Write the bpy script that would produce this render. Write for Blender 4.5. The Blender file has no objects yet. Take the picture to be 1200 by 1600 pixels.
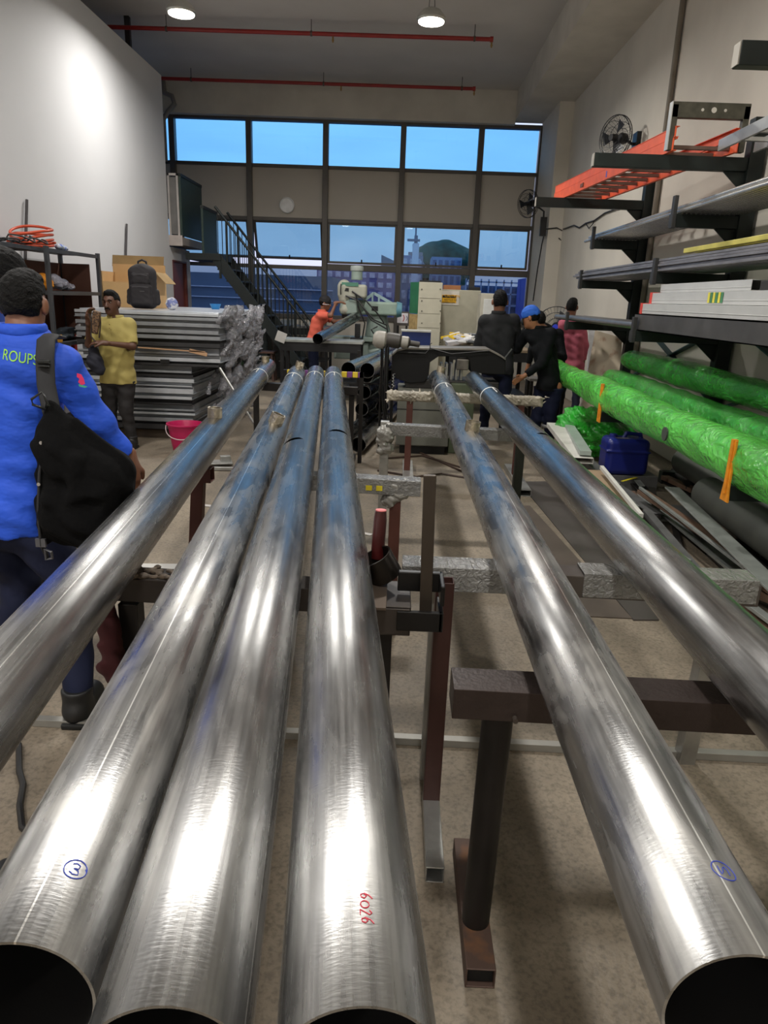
import bpy, bmesh, math, random
import numpy as np
from mathutils import Vector, Matrix, Euler
from mathutils.bvhtree import BVHTree
random.seed(7)
SC = bpy.context.scene
COL = SC.collection
PI = math.pi

# ------------------------------------------------------------------ camera
F_PX, PITCH, ROLL, YAW, CAM_H = 1109.0, 0.291900474, 0.0373805232, 0.0144082491, 1.65
_f = Vector((-math.sin(YAW)*math.cos(PITCH), math.cos(YAW)*math.cos(PITCH), -math.sin(PITCH)))
_r = Vector((math.cos(YAW), math.sin(YAW), 0)); _u = _r.cross(_f)
R_ = math.cos(ROLL)*_r + math.sin(ROLL)*_u
U_ = -math.sin(ROLL)*_r + math.cos(ROLL)*_u
cd = bpy.data.cameras.new('camera'); cam = bpy.data.objects.new('camera', cd); COL.objects.link(cam)
cam.matrix_world = Matrix(((R_.x, U_.x, -_f.x, 0), (R_.y, U_.y, -_f.y, 0), (R_.z, U_.z, -_f.z, CAM_H), (0, 0, 0, 1)))
cd.sensor_fit = 'VERTICAL'; cd.sensor_height = 36; cd.lens = F_PX/1600*36; cd.clip_start = .05; cd.clip_end = 2000
SC.camera = cam

def ray(px, py):
    d = R_*(px-600) - U_*(py-800) + _f*F_PX
    return d
def PY(px, py, Y):            # point of the place seen at a pixel, at depth Y
    d = ray(px, py); t = Y/d.y; return Vector((d.x*t, Y, CAM_H+d.z*t))
def PZ(px, py, z):            # ... at height z
    d = ray(px, py); t = (z-CAM_H)/d.z; return Vector((d.x*t, d.y*t, z))
def PX(px, py, X):            # ... on the wall plane X
    d = ray(px, py); t = X/d.x; return Vector((X, d.y*t, CAM_H+d.z*t))

# ------------------------------------------------------------------ view, world
SC.view_settings.view_transform = 'Standard'; SC.view_settings.look = 'None'
SC.view_settings.exposure = 0.22; SC.view_settings.gamma = 1.0; SC.view_settings.use_curve_mapping = False
LAMP_W = 84.0
SKY = 1.15
world = bpy.data.worlds.new('dusk_sky'); SC.world = world; world.use_nodes = True
nt = world.node_tree; nt.nodes.clear()
wo = nt.nodes.new('ShaderNodeOutputWorld'); bg = nt.nodes.new('ShaderNodeBackground')
tc = nt.nodes.new('ShaderNodeTexCoord'); sx = nt.nodes.new('ShaderNodeSeparateXYZ')
rp = nt.nodes.new('ShaderNodeValToRGB'); nz = nt.nodes.new('ShaderNodeTexNoise')
mp = nt.nodes.new('ShaderNodeMapping'); mx = nt.nodes.new('ShaderNodeMix'); mx.data_type = 'RGBA'; mx.blend_type = 'MULTIPLY'
nt.links.new(tc.outputs['Generated'], sx.inputs[0]); nt.links.new(sx.outputs['Z'], rp.inputs[0])
e = rp.color_ramp.elements
e[0].position = 0.0; e[0].color = (.30, .30, .42, 1)
e[1].position = 1.0; e[1].color = (.35, .50, .85, 1)
for p_, c_ in ((.02, (.62, .64, .86, 1)), (.12, (.70, .76, .98, 1)), (.3, (.68, .78, 1.0, 1))):
    n_ = e.new(p_); n_.color = c_
mp.inputs['Scale'].default_value = (2, 2, 9)
nt.links.new(tc.outputs['Generated'], mp.inputs[0]); nt.links.new(mp.outputs[0], nz.inputs['Vector'])
nz.inputs['Scale'].default_value = 2.2; nz.inputs['Detail'].default_value = 5
r2 = nt.nodes.new('ShaderNodeValToRGB'); r2.color_ramp.elements[0].position = .3; r2.color_ramp.elements[0].color = (.80, .82, .86, 1)
r2.color_ramp.elements[1].position = .65; r2.color_ramp.elements[1].color = (1, 1, 1, 1)
nt.links.new(nz.outputs[0], r2.inputs[0]); mx.inputs[0].default_value = 1
nt.links.new(rp.outputs[0], mx.inputs[6]); nt.links.new(r2.outputs[0], mx.inputs[7]); nt.links.new(mx.outputs[2], bg.inputs[0])
bg.inputs[1].default_value = SKY; nt.links.new(bg.outputs[0], wo.inputs[0])

# ------------------------------------------------------------------ materials
def lin(c):
    return tuple(((x/255)/12.92 if x/255 <= .04045 else ((x/255+.055)/1.055)**2.4) for x in c)
_mc = {}
def M(name, col, rough=.55, metal=0., var=.12, ns=6., bump=0., bs=40., col2=None, thr=(.45, .6), scale=(1, 1, 1), spec=.5,
      coat=0., alpha=1., trans=0., emit=None, es=1., detail=4., rvar=0.):
    if name in _mc: return _mc[name]
    m = bpy.data.materials.new(name); m.use_nodes = True; _mc[name] = m
    n, l = m.node_tree.nodes, m.node_tree.links
    b = n['Principled BSDF']
    tcn = n.new('ShaderNodeTexCoord'); mpn = n.new('ShaderNodeMapping'); mpn.inputs['Scale'].default_value = scale
    l.new(tcn.outputs['Object'], mpn.inputs[0])
    no = n.new('ShaderNodeTexNoise'); no.inputs['Scale'].default_value = ns; no.inputs['Detail'].default_value = detail
    l.new(mpn.outputs[0], no.inputs['Vector'])
    c = lin(col)
    rampn = n.new('ShaderNodeValToRGB'); el = rampn.color_ramp.elements
    if col2 is None:
        el[0].position = .3; el[0].color = tuple(x*(1-var) for x in c)+(1,); el[1].position = .7; el[1].color = tuple(min(1, x*(1+var)) for x in c)+(1,)
    else:
        el[0].position = thr[0]; el[0].color = c+(1,); el[1].position = thr[1]; el[1].color = lin(col2)+(1,)
    l.new(no.outputs[0], rampn.inputs[0]); l.new(rampn.outputs[0], b.inputs['Base Color'])
    b.inputs['Roughness'].default_value = rough; b.inputs['Metallic'].default_value = metal
    b.inputs['Specular IOR Level'].default_value = spec
    b.inputs['Coat Weight'].default_value = coat; b.inputs['Alpha'].default_value = alpha
    b.inputs['Transmission Weight'].default_value = trans
    if rvar:
        mr = n.new('ShaderNodeMapRange'); mr.inputs['To Min'].default_value = max(.02, rough-rvar); mr.inputs['To Max'].default_value = min(1, rough+rvar)
        mr.inputs['From Min'].default_value = .3; mr.inputs['From Max'].default_value = .7
        l.new(no.outputs[0], mr.inputs[0]); l.new(mr.outputs[0], b.inputs['Roughness'])
    if bump:
        bn = n.new('ShaderNodeTexNoise'); bn.inputs['Scale'].default_value = bs; bn.inputs['Detail'].default_value = 3
        l.new(mpn.outputs[0], bn.inputs['Vector'])
        bu = n.new('ShaderNodeBump'); bu.inputs['Strength'].default_value = bump; bu.inputs['Distance'].default_value = .02
        l.new(bn.outputs[0], bu.inputs['Height']); l.new(bu.outputs[0], b.inputs['Normal'])
    if emit:
        b.inputs['Emission Color'].default_value = lin(emit)+(1,); b.inputs['Emission Strength'].default_value = es
    return m
def film(name, col, rough, trn, bs=14., dist=.03):      # crumpled shiny plastic film
    m = bpy.data.materials.new(name); m.use_nodes = True; n, l = m.node_tree.nodes, m.node_tree.links
    b = n['Principled BSDF']; tcn = n.new('ShaderNodeTexCoord')
    mpn = n.new('ShaderNodeMapping'); mpn.inputs['Rotation'].default_value = (.3, .2, .5); mpn.inputs['Scale'].default_value = (1, .5, 1)
    l.new(tcn.outputs['Object'], mpn.inputs[0])
    no = n.new('ShaderNodeTexNoise'); no.inputs['Scale'].default_value = bs; no.inputs['Detail'].default_value = 5; no.inputs['Distortion'].default_value = 1.2
    l.new(mpn.outputs[0], no.inputs['Vector'])
    no2 = n.new('ShaderNodeTexNoise'); no2.inputs['Scale'].default_value = 4; l.new(mpn.outputs[0], no2.inputs['Vector'])
    c = lin(col); rampn = n.new('ShaderNodeValToRGB'); el = rampn.color_ramp.elements
    el[0].position = .3; el[0].color = tuple(x*.7 for x in c)+(1,); el[1].position = .7; el[1].color = tuple(min(1, x*1.25+.02) for x in c)+(1,)
    l.new(no2.outputs[0], rampn.inputs[0]); l.new(rampn.outputs[0], b.inputs['Base Color'])
    b.inputs['Roughness'].default_value = rough; b.inputs['Specular IOR Level'].default_value = .8
    bu = n.new('ShaderNodeBump'); bu.inputs['Strength'].default_value = .9; bu.inputs['Distance'].default_value = dist
    l.new(no.outputs[0], bu.inputs['Height']); l.new(bu.outputs[0], b.inputs['Normal'])
    if trn < 1:
        t = n.new('ShaderNodeBsdfTransparent'); mixs = n.new('ShaderNodeMixShader'); mr = n.new('ShaderNodeMapRange')
        mr.inputs['To Min'].default_value = trn*.4; mr.inputs['To Max'].default_value = min(1, trn*1.5); l.new(no.outputs[0], mr.inputs[0])
        l.new(mr.outputs[0], mixs.inputs[0]); l.new(t.outputs[0], mixs.inputs[1]); l.new(b.outputs[0], mixs.inputs[2])
        l.new(mixs.outputs[0], n['Material Output'].inputs[0])
    return m
def glass(name, tint, refl=1.0):
    m = bpy.data.materials.new(name); m.use_nodes = True; n, l = m.node_tree.nodes, m.node_tree.links
    n.remove(n['Principled BSDF'])
    t = n.new('ShaderNodeBsdfTransparent'); t.inputs[0].default_value = tint+(1,)
    g = n.new('ShaderNodeBsdfGlossy'); g.inputs['Roughness'].default_value = .02; g.inputs[0].default_value = (.9, .95, 1, 1)
    fr = n.new('ShaderNodeFresnel'); fr.inputs[0].default_value = 1.5; mi = n.new('ShaderNodeMixShader')
    mm = n.new('ShaderNodeMath'); mm.operation = 'MULTIPLY'; mm.inputs[1].default_value = refl
    l.new(fr.outputs[0], mm.inputs[0]); l.new(mm.outputs[0], mi.inputs[0]); l.new(t.outputs[0], mi.inputs[1]); l.new(g.outputs[0], mi.inputs[2])
    l.new(mi.outputs[0], n['Material Output'].inputs[0])
    return m
def pipe_mat(name, dust, seam, warm=0.):                 # brushed stainless with dust, scuffs and a weld seam
    m = bpy.data.materials.new(name); m.use_nodes = True; n, l = m.node_tree.nodes, m.node_tree.links
    b = n['Principled BSDF']; tcn = n.new('ShaderNodeTexCoord')
    def noise(sc, scale, det=4, dis=0.):
        mpn = n.new('ShaderNodeMapping'); mpn.inputs['Scale'].default_value = scale; l.new(tcn.outputs['Object'], mpn.inputs[0])
        mpn.inputs['Location'].default_value = (seam*7, seam*3, dust*5)
        no = n.new('ShaderNodeTexNoise'); no.inputs['Scale'].default_value = sc; no.inputs['Detail'].default_value = det; no.inputs['Distortion'].default_value = dis
        l.new(mpn.outputs[0], no.inputs['Vector']); return no.outputs[0]
    def ramp(src, a, bb, ca=(0, 0, 0, 1), cb=(1, 1, 1, 1)):
        r = n.new('ShaderNodeValToRGB'); r.color_ramp.elements[0].position = a; r.color_ramp.elements[1].position = bb
        r.color_ramp.elements[0].color = ca; r.color_ramp.elements[1].color = cb; l.new(src, r.inputs[0]); return r.outputs[0]
    def math_(op, a, bb, clamp=True):
        q = n.new('ShaderNodeMath'); q.operation = op; q.use_clamp = clamp
        for i, v in enumerate((a, bb)):
            if isinstance(v, (int, float)): q.inputs[i].default_value = v
            else: l.new(v, q.inputs[i])
        return q.outputs[0]
    streak = noise(130, (1, .02, 1), 4)              # long drawing lines
    circ = noise(260, (.3, 1, .3), 3)               # cross brushing
    cloud = noise(2.6, (2.2, .7, 2.2), 8, .6)
    patch = noise(7, (2.4, .55, 2.4), 10, .9)
    dm = math_('MULTIPLY', ramp(patch, .50-.10*dust, .95-.10*dust), .25+.75*dust)
    base = n.new('ShaderNodeMix'); base.data_type = 'RGBA'
    l.new(ramp(cloud, .35, .7), base.inputs[0]); base.inputs[6].default_value = (.34, .34, .34, 1); base.inputs[7].default_value = (.43, .43, .425, 1)
    b2 = n.new('ShaderNodeMix'); b2.data_type = 'RGBA'; l.new(math_('MULTIPLY', dm, .65), b2.inputs[0])
    l.new(base.outputs[2], b2.inputs[6]); b2.inputs[7].default_value = (.46, .43, .38, 1)
    stc = n.new('ShaderNodeMix'); stc.data_type = 'RGBA'; stc.blend_type = 'MULTIPLY'; stc.inputs[0].default_value = 1
    l.new(b2.outputs[2], stc.inputs[6]); l.new(ramp(streak, .35, .65, (.86, .86, .86, 1), (1.08, 1.08, 1.08, 1)), stc.inputs[7])
    fine = noise(9, (2.2, .6, 2.2), 10, .9); sc2 = n.new('ShaderNodeMix'); sc2.data_type = 'RGBA'; sc2.blend_type = 'MULTIPLY'; sc2.inputs[0].default_value = 1
    l.new(stc.outputs[2], sc2.inputs[6]); l.new(ramp(fine, .40, .66, (.86, .86, .86, 1), (1.08, 1.075, 1.07, 1)), sc2.inputs[7])
    # weld seam: a thin bright line along the pipe
    sp = n.new('ShaderNodeSeparateXYZ'); l.new(tcn.outputs['Object'], sp.inputs[0])
    at = math_('ARCTAN2', sp.outputs['X'], sp.outputs['Z'], False)
    sd = math_('ABSOLUTE', math_('SUBTRACT', at, seam, False), 0, False)
    sm = math_('LESS_THAN', sd, .014)
    b3 = n.new('ShaderNodeMix'); b3.data_type = 'RGBA'; l.new(sm, b3.inputs[0]); l.new(sc2.outputs[2], b3.inputs[6]); b3.inputs[7].default_value = (.9, .9, .88, 1)
    l.new(b3.outputs[2], b.inputs['Base Color'])
    l.new(math_('SUBTRACT', 1., math_('MULTIPLY', dm, .35)), b.inputs['Metallic'])
    r0 = math_('ADD', math_('MULTIPLY', streak, .11), .178); r1 = math_('ADD', r0, math_('MULTIPLY', ramp(cloud, .4, .75), .06))
    r3 = math_('ADD', r1, math_('MULTIPLY', dm, .16)); l.new(r3, b.inputs['Roughness'])
    b.inputs['Coat Weight'].default_value = .0; b.inputs['Coat Roughness'].default_value = .13; b.inputs['Coat IOR'].default_value = 2.2
    b.inputs['Anisotropic'].default_value = .88; tg = n.new('ShaderNodeTangent'); tg.direction_type = 'RADIAL'; tg.axis = 'Y'; l.new(tg.outputs[0], b.inputs['Tangent'])
    hh = math_('ADD', math_('MULTIPLY', streak, .6), math_('MULTIPLY', circ, .5), False)
    bu = n.new('ShaderNodeBump'); bu.inputs['Strength'].default_value = .10; bu.inputs['Distance'].default_value = .0015
    l.new(hh, bu.inputs['Height']); l.new(bu.outputs[0], b.inputs['Normal'])
    return m

# ------------------------------------------------------------------ mesh building
V = Vector
def vv(p): return p if isinstance(p, Vector) else Vector(p)
def frame(d, up=(0, 0, 1)):
    d = vv(d).normalized(); up = vv(up)
    if abs(d.dot(up)) > .999: up = Vector((0, 1, 0))
    x = d.cross(up).normalized(); z = x.cross(d).normalized()
    return x, d, z
class MB:
    def __init__(s): s.v = []; s.f = []; s.m = []; s.cm = 0
    def add(s, vs, fs):
        o = len(s.v); s.v += [tuple(v) for v in vs]; s.f += [tuple(i+o for i in f) for f in fs]; s.m += [s.cm]*len(fs); return s
    def mat(s, i): s.cm = i; return s
    def hexa(s, c):   # 8 corners, order x-fast, y, z
        return s.add(c, [(0, 2, 3, 1), (4, 5, 7, 6), (0, 1, 5, 4), (2, 6, 7, 3), (0, 4, 6, 2), (1, 3, 7, 5)])
    def box(s, x0, x1, y0, y1, z0, z1):
        return s.hexa([(x, y, z) for z in (z0, z1) for y in (y0, y1) for x in (x0, x1)])
    def obox(s, c, size, ax=None, rot=None):
        c = vv(c); X, Y, Z = ax if ax else (V((1, 0, 0)), V((0, 1, 0)), V((0, 0, 1)))
        if rot is not None:
            Rm = Euler(rot).to_matrix(); X, Y, Z = Rm @ X, Rm @ Y, Rm @ Z
        h = [a/2 for a in size]
        return s.hexa([c+X*(i*h[0])+Y*(j*h[1])+Z*(k*h[2]) for k in (-1, 1) for j in (-1, 1) for i in (-1, 1)])
    def beam(s, p0, p1, w, h, up=(0, 0, 1)):
        p0, p1 = vv(p0), vv(p1); x, d, z = frame(p1-p0, up)
        return s.hexa([p+x*(i*w/2)+z*(k*h/2) for k in (-1, 1) for p in (p0, p1) for i in (-1, 1)])
    def hollow(s, p0, p1, w, h, t=.005, up=(0, 0, 1)):       # open-ended box section
        p0, p1 = vv(p0), vv(p1); x, d, z = frame(p1-p0, up); vs = []
        for p in (p0, p1):
            for q in (0, t):
                for i, k in ((-1, -1), (1, -1), (1, 1), (-1, 1)): vs.append(p+x*(i*(w/2-q))+z*(k*(h/2-q)))
        fs = []
        for j in range(4):
            k = (j+1) % 4
            fs += [(j, k, 8+k, 8+j), (4+j, 12+j, 12+k, 4+k), (j, 4+j, 4+k, k), (8+j, 8+k, 12+k, 12+j)]
        return s.add(vs, fs)
    def cyl(s, p0, p1, r0, r1=None, n=16, cap=True, up=(0, 0, 1)):
        r1 = r0 if r1 is None else r1; p0, p1 = vv(p0), vv(p1); x, d, z = frame(p1-p0, up)
        vs = [p+x*(r*math.cos(2*PI*i/n))+z*(r*math.sin(2*PI*i/n)) for p, r in ((p0, r0), (p1, r1)) for i in range(n)]
        fs = [(i, (i+1) % n, n+(i+1) % n, n+i) for i in range(n)]
        if cap: fs += [tuple(range(n-1, -1, -1)), tuple(range(n, 2*n))]
        return s.add(vs, fs)
    def tube(s, p0, p1, r, t, n=24):
        p0, p1 = vv(p0), vv(p1); x, d, z = frame(p1-p0)
        vs = [p+x*(q*math.cos(2*PI*i/n))+z*(q*math.sin(2*PI*i/n)) for p in (p0, p1) for q in (r, r-t) for i in range(n)]
        fs = []
        for i in range(n):
            k = (i+1) % n
            fs += [(i, k, 2*n+k, 2*n+i), (n+i, 3*n+i, 3*n+k, n+k), (i, n+i, n+k, k), (2*n+i, 2*n+k, 3*n+k, 3*n+i)]
        return s.add(vs, fs)
    def path(s, pts, r, n=8, closed=False, flat=None):
        pts = [vv(p) for p in pts]; N = len(pts); vs = []; pz = None
        for i, p in enumerate(pts):
            a = pts[i-1] if (i or closed) else p; b = pts[(i+1) % N] if (i < N-1 or closed) else p
            d = (b-a).normalized() if (b-a).length > 1e-9 else V((0, 0, 1))
            if pz is None: x, _, z = frame(d)
            else:
                z = (pz-d*pz.dot(d)); z = z.normalized() if z.length > 1e-6 else frame(d)[2]; x = d.cross(z).normalized()
            pz = z; rr = r[i] if isinstance(r, (list, tuple)) else r
            rx, rz = (rr, rr) if flat is None else flat
            for k in range(n):
                vs.append(p+x*(rx*math.cos(2*PI*k/n))+z*(rz*math.sin(2*PI*k/n)))
        fs = []
        for i in range(N if closed else N-1):
            j = (i+1) % N
            for k in range(n): fs.append((i*n+k, i*n+(k+1) % n, j*n+(k+1) % n, j*n+k))
        if not closed: fs += [tuple(range(n-1, -1, -1)), tuple((N-1)*n+k for k in range(n))]
        return s.add(vs, fs)
    def lathe(s, prof, c=(0, 0, 0), n=24, axis=(0, 0, 1)):
        c = vv(c); x, d, z = frame(axis, (0, 1, 0) if abs(vv(axis).z) > .9 else (0, 0, 1)); vs = []
        for r, h in prof:
            for i in range(n): vs.append(c+d*h+x*(r*math.cos(2*PI*i/n))+z*(r*math.sin(2*PI*i/n)))
        fs = [(j*n+i, j*n+(i+1) % n, (j+1)*n+(i+1) % n, (j+1)*n+i) for j in range(len(prof)-1) for i in range(n)]
        if prof[0][0] > 1e-6: fs.append(tuple(range(n-1, -1, -1)))
        if prof[-1][0] > 1e-6: fs.append(tuple((len(prof)-1)*n+i for i in range(n)))
        return s.add(vs, fs)
    def prism(s, poly, o, X, Y, depth):                # 2-D outline in X/Y axes at o, extruded along X x Y
        o, X, Y = vv(o), vv(X), vv(Y); N = X.cross(Y).normalized(); n = len(poly)
        vs = [o+X*a+Y*b for a, b in poly]+[o+X*a+Y*b+N*depth for a, b in poly]
        return s.add(vs, [tuple(range(n-1, -1, -1)), tuple(range(n, 2*n))]+[(i, (i+1) % n, n+(i+1) % n, n+i) for i in range(n)])
ORG = {}
def obj(name, mb, mat, parent=None, loc=None, smooth=False, bev=0., segs=2):
    me = bpy.data.meshes.new(name)
    if isinstance(mb, MB): vs, fs, mi = mb.v, mb.f, mb.m
    else: vs, fs = mb; mi = None
    vs = np.array([tuple(v) for v in vs], dtype=float).reshape(-1, 3)
    if parent is not None: o0 = ORG[parent.name]; loc = None
    elif loc is not None: o0 = np.array(tuple(loc), float)
    else: o0 = np.array([vs[:, 0].mean(), vs[:, 1].mean(), vs[:, 2].min()])
    me.from_pydata((vs-o0).tolist(), [], [tuple(int(i) for i in f) for f in fs]); me.validate(); me.update()
    o = bpy.data.objects.new(name, me); COL.objects.link(o)
    for m_ in (mat if isinstance(mat, (list, tuple)) else [mat]): me.materials.append(m_)
    if mi and isinstance(mat, (list, tuple)) and len(me.polygons) == len(mi): me.polygons.foreach_set('material_index', mi)
    bm = bmesh.new(); bm.from_mesh(me); bmesh.ops.recalc_face_normals(bm, faces=bm.faces); bm.to_mesh(me); bm.free()
    if smooth:
        me.polygons.foreach_set('use_smooth', [True]*len(me.polygons))
        if smooth != 'full':
            try: me.set_sharp_from_angle(angle=math.radians(42))
            except Exception: pass
    if parent is not None: o.parent = parent
    else: o.location = o0
    ORG[o.name] = o0
    if bev:
        bv = o.modifiers.new('edge', 'BEVEL'); bv.width = bev; bv.segments = segs; bv.limit_method = 'ANGLE'; bv.angle_limit = math.radians(40)
        bv.harden_normals = False
    return o
def empty(name, loc):
    o = bpy.data.objects.new(name, None); COL.objects.link(o); o.location = loc; o.empty_display_size = .1
    ORG[o.name] = np.array(tuple(loc), float); return o
def tag(o, label=None, cat=None, group=None, kind=None):
    if label: o['label'] = label
    if cat: o['category'] = cat
    if group: o['group'] = group
    if kind: o['kind'] = kind
    return o
def struct(name, mb, mat, parent=None, label=None, **k):
    o = obj(name, mb, mat, parent, **k)
    if parent is None: o['kind'] = 'structure'
    if label: o['label'] = label
    return o
KIDS = {}
def copy_tree(o, parent=None):
    c = o.copy(); COL.objects.link(c)
    if parent: c.parent = parent
    for ch in [q for q in o.children]: copy_tree(ch, c)
    return c

# signed-distance modelling: rounded cones, ellipsoids and boxes melted together and skinned as one surface
class SDF:
    def __init__(s, lo, hi, h):
        s.lo = np.array(lo, float); s.h = h; n = np.ceil((np.array(hi, float)-s.lo)/h).astype(int)+1
        s.ax = [s.lo[i]+h*np.arange(n[i]) for i in range(3)]; s.V = np.full(n, 1.0, np.float32)
    def _sub(s, a, b):
        sl = []
        for i in range(3):
            i0 = max(0, int((a[i]-s.lo[i])/s.h)); i1 = min(len(s.ax[i]), int((b[i]-s.lo[i])/s.h)+2)
            if i1 <= i0: return None
            sl.append(slice(i0, i1))
        return tuple(sl)
    def _pts(s, sl): return np.meshgrid(s.ax[0][sl[0]], s.ax[1][sl[1]], s.ax[2][sl[2]], indexing='ij', sparse=True)
    def _mix(s, sl, d, k, cut=False):
        A = s.V[sl]
        if cut:
            if k: hh = np.maximum(k-np.abs(A+d), 0)/k; s.V[sl] = np.maximum(A, -d)+hh*hh*k*.25
            else: s.V[sl] = np.maximum(A, -d)
        elif k:
            hh = np.maximum(k-np.abs(A-d), 0)/k; s.V[sl] = np.minimum(A, d)-hh*hh*k*.25
        else: s.V[sl] = np.minimum(A, d)
    def cone(s, a, b, ra, rb=None, k=.03, cut=False, pad=.06):
        rb = ra if rb is None else rb; a, b = np.array(tuple(a), float), np.array(tuple(b), float); m = max(ra, rb)+pad+k
        sl = s._sub(np.minimum(a, b)-m, np.maximum(a, b)+m)
        if sl is None: return s
        X, Y, Z = s._pts(sl); d = b-a; L2 = max(float(d@d), 1e-9)
        t = np.clip(((X-a[0])*d[0]+(Y-a[1])*d[1]+(Z-a[2])*d[2])/L2, 0, 1)
        D = np.sqrt((X-a[0]-t*d[0])**2+(Y-a[1]-t*d[1])**2+(Z-a[2]-t*d[2])**2)-(ra+(rb-ra)*t)
        s._mix(sl, D.astype(np.float32), k, cut); return s
    def ell(s, c, r, R=None, k=.03, cut=False, pad=.06):
        c = np.array(tuple(c), float); r = np.array(r, float); m = r.max()+pad+k; sl = s._sub(c-m, c+m)
        if sl is None: return s
        X, Y, Z = s._pts(sl); X = X-c[0]; Y = Y-c[1]; Z = Z-c[2]
        if R is not None:
            R = np.array(R); x = X*R[0][0]+Y*R[1][0]+Z*R[2][0]; y = X*R[0][1]+Y*R[1][1]+Z*R[2][1]; z = X*R[0][2]+Y*R[1][2]+Z*R[2][2]
        else: x, y, z = X, Y, Z
        k0 = np.sqrt((x/r[0])**2+(y/r[1])**2+(z/r[2])**2); k1 = np.sqrt((x/r[0]**2)**2+(y/r[1]**2)**2+(z/r[2]**2)**2)
        D = k0*(k0-1)/np.maximum(k1, 1e-6); s._mix(sl, D.astype(np.float32), k, cut); return s
    def box(s, c, hs, R=None, rr=.02, k=.02, cut=False, pad=.06):
        c = np.array(tuple(c), float); hs = np.array(hs, float); m = np.linalg.norm(hs)+pad+k; sl = s._sub(c-m, c+m)
        if sl is None: return s
        X, Y, Z = s._pts(sl); X = X-c[0]; Y = Y-c[1]; Z = Z-c[2]
        if R is not None:
            R = np.array(R); x = X*R[0][0]+Y*R[1][0]+Z*R[2][0]; y = X*R[0][1]+Y*R[1][1]+Z*R[2][1]; z = X*R[0][2]+Y*R[1][2]+Z*R[2][2]
        else: x, y, z = X+0*Y+0*Z, Y+0*X+0*Z, Z+0*X+0*Y
        q = [np.abs(w)-(hs[i]-rr) for i, w in enumerate((x, y, z))]
        D = np.sqrt(sum(np.maximum(w, 0)**2 for w in q))+np.minimum(np.maximum(np.maximum(q[0], q[1]), q[2]), 0)-rr
        s._mix(sl, D.astype(np.float32), k, cut); return s
    def plane(s, p, n, k=0, rad=None):         # cut away the side n points to (near p when rad is given)
        p = np.array(tuple(p), float); n = np.array(tuple(n), float); n /= np.linalg.norm(n)
        sl = s._sub(p-rad, p+rad) if rad else (slice(None),)*3
        if sl is None: return s
        X, Y, Z = s._pts(sl); D = (X-p[0])*n[0]+(Y-p[1])*n[1]+(Z-p[2])*n[2]
        if rad:
            far = np.sqrt((X-p[0])**2+(Y-p[1])**2+(Z-p[2])**2) > rad
            s.V[sl] = np.where(far, s.V[sl], np.maximum(s.V[sl], D))
        else: s.V[sl] = np.maximum(s.V[sl], D)
        return s
    def wrinkle(s, amp, f=(17, 13, 21), seed=0.):
        X, Y, Z = s._pts((slice(None),)*3)
        W = np.sin(f[0]*X+3*np.sin(f[1]*.6*Z+seed)+seed)*np.sin(f[2]*Z+2.2*np.sin(f[1]*Y+seed*2)+f[0]*.7*X)+.5*np.sin(f[2]*1.9*Z+f[1]*1.3*X+2*np.sin(f[0]*Y))
        s.V = (s.V+amp*W).astype(np.float32); return s
    def mesh(s):
        Vv = s.V; h = s.h; ins = Vv < 0; nx, ny, nz = Vv.shape
        cs = (nx-1, ny-1, nz-1); cnt = np.zeros(cs, np.int16); acc = np.zeros(cs+(3,), np.float32)
        for axis in range(3):
            a = [slice(None)]*3; b = [slice(None)]*3; a[axis] = slice(0, -1); b[axis] = slice(1, None)
            cr = ins[tuple(a)] != ins[tuple(b)]; va = Vv[tuple(a)]; vb = Vv[tuple(b)]
            idx = np.argwhere(cr)
            if not len(idx): continue
            ia = tuple(idx.T); t = va[ia]/(va[ia]-vb[ia]+1e-12); P = idx.astype(np.float32); P[:, axis] += t
            o1, o2 = [q for q in range(3) if q != axis]
            for d1 in (0, -1):
                for d2 in (0, -1):
                    c = idx.copy(); c[:, o1] += d1; c[:, o2] += d2
                    ok = (c >= 0).all(1) & (c < np.array(cs)).all(1); cc = tuple(c[ok].T)
                    np.add.at(cnt, cc, 1); np.add.at(acc, cc, P[ok])
        act = cnt > 0; ids = np.full(cs, -1, np.int64); ids[act] = np.arange(act.sum())
        verts = acc[act]/cnt[act][:, None]*h+s.lo; faces = []
        for axis in range(3):
            a = [slice(None)]*3; b = [slice(None)]*3; a[axis] = slice(0, -1); b[axis] = slice(1, None)
            idx = np.argwhere(ins[tuple(a)] != ins[tuple(b)]); o1, o2 = [q for q in range(3) if q != axis]
            idx = idx[(idx[:, o1] > 0) & (idx[:, o2] > 0) & (idx[:, o1] < cs[o1]) & (idx[:, o2] < cs[o2])]
            if not len(idx): continue
            q = []
            for d1, d2 in ((0, 0), (-1, 0), (-1, -1), (0, -1)):
                c = idx.copy(); c[:, o1] += d1; c[:, o2] += d2; q.append(ids[tuple(c.T)])
            faces.append(np.stack(q, 1))
        faces = np.concatenate(faces); faces = faces[(faces >= 0).all(1)]
        return verts, faces
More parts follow.
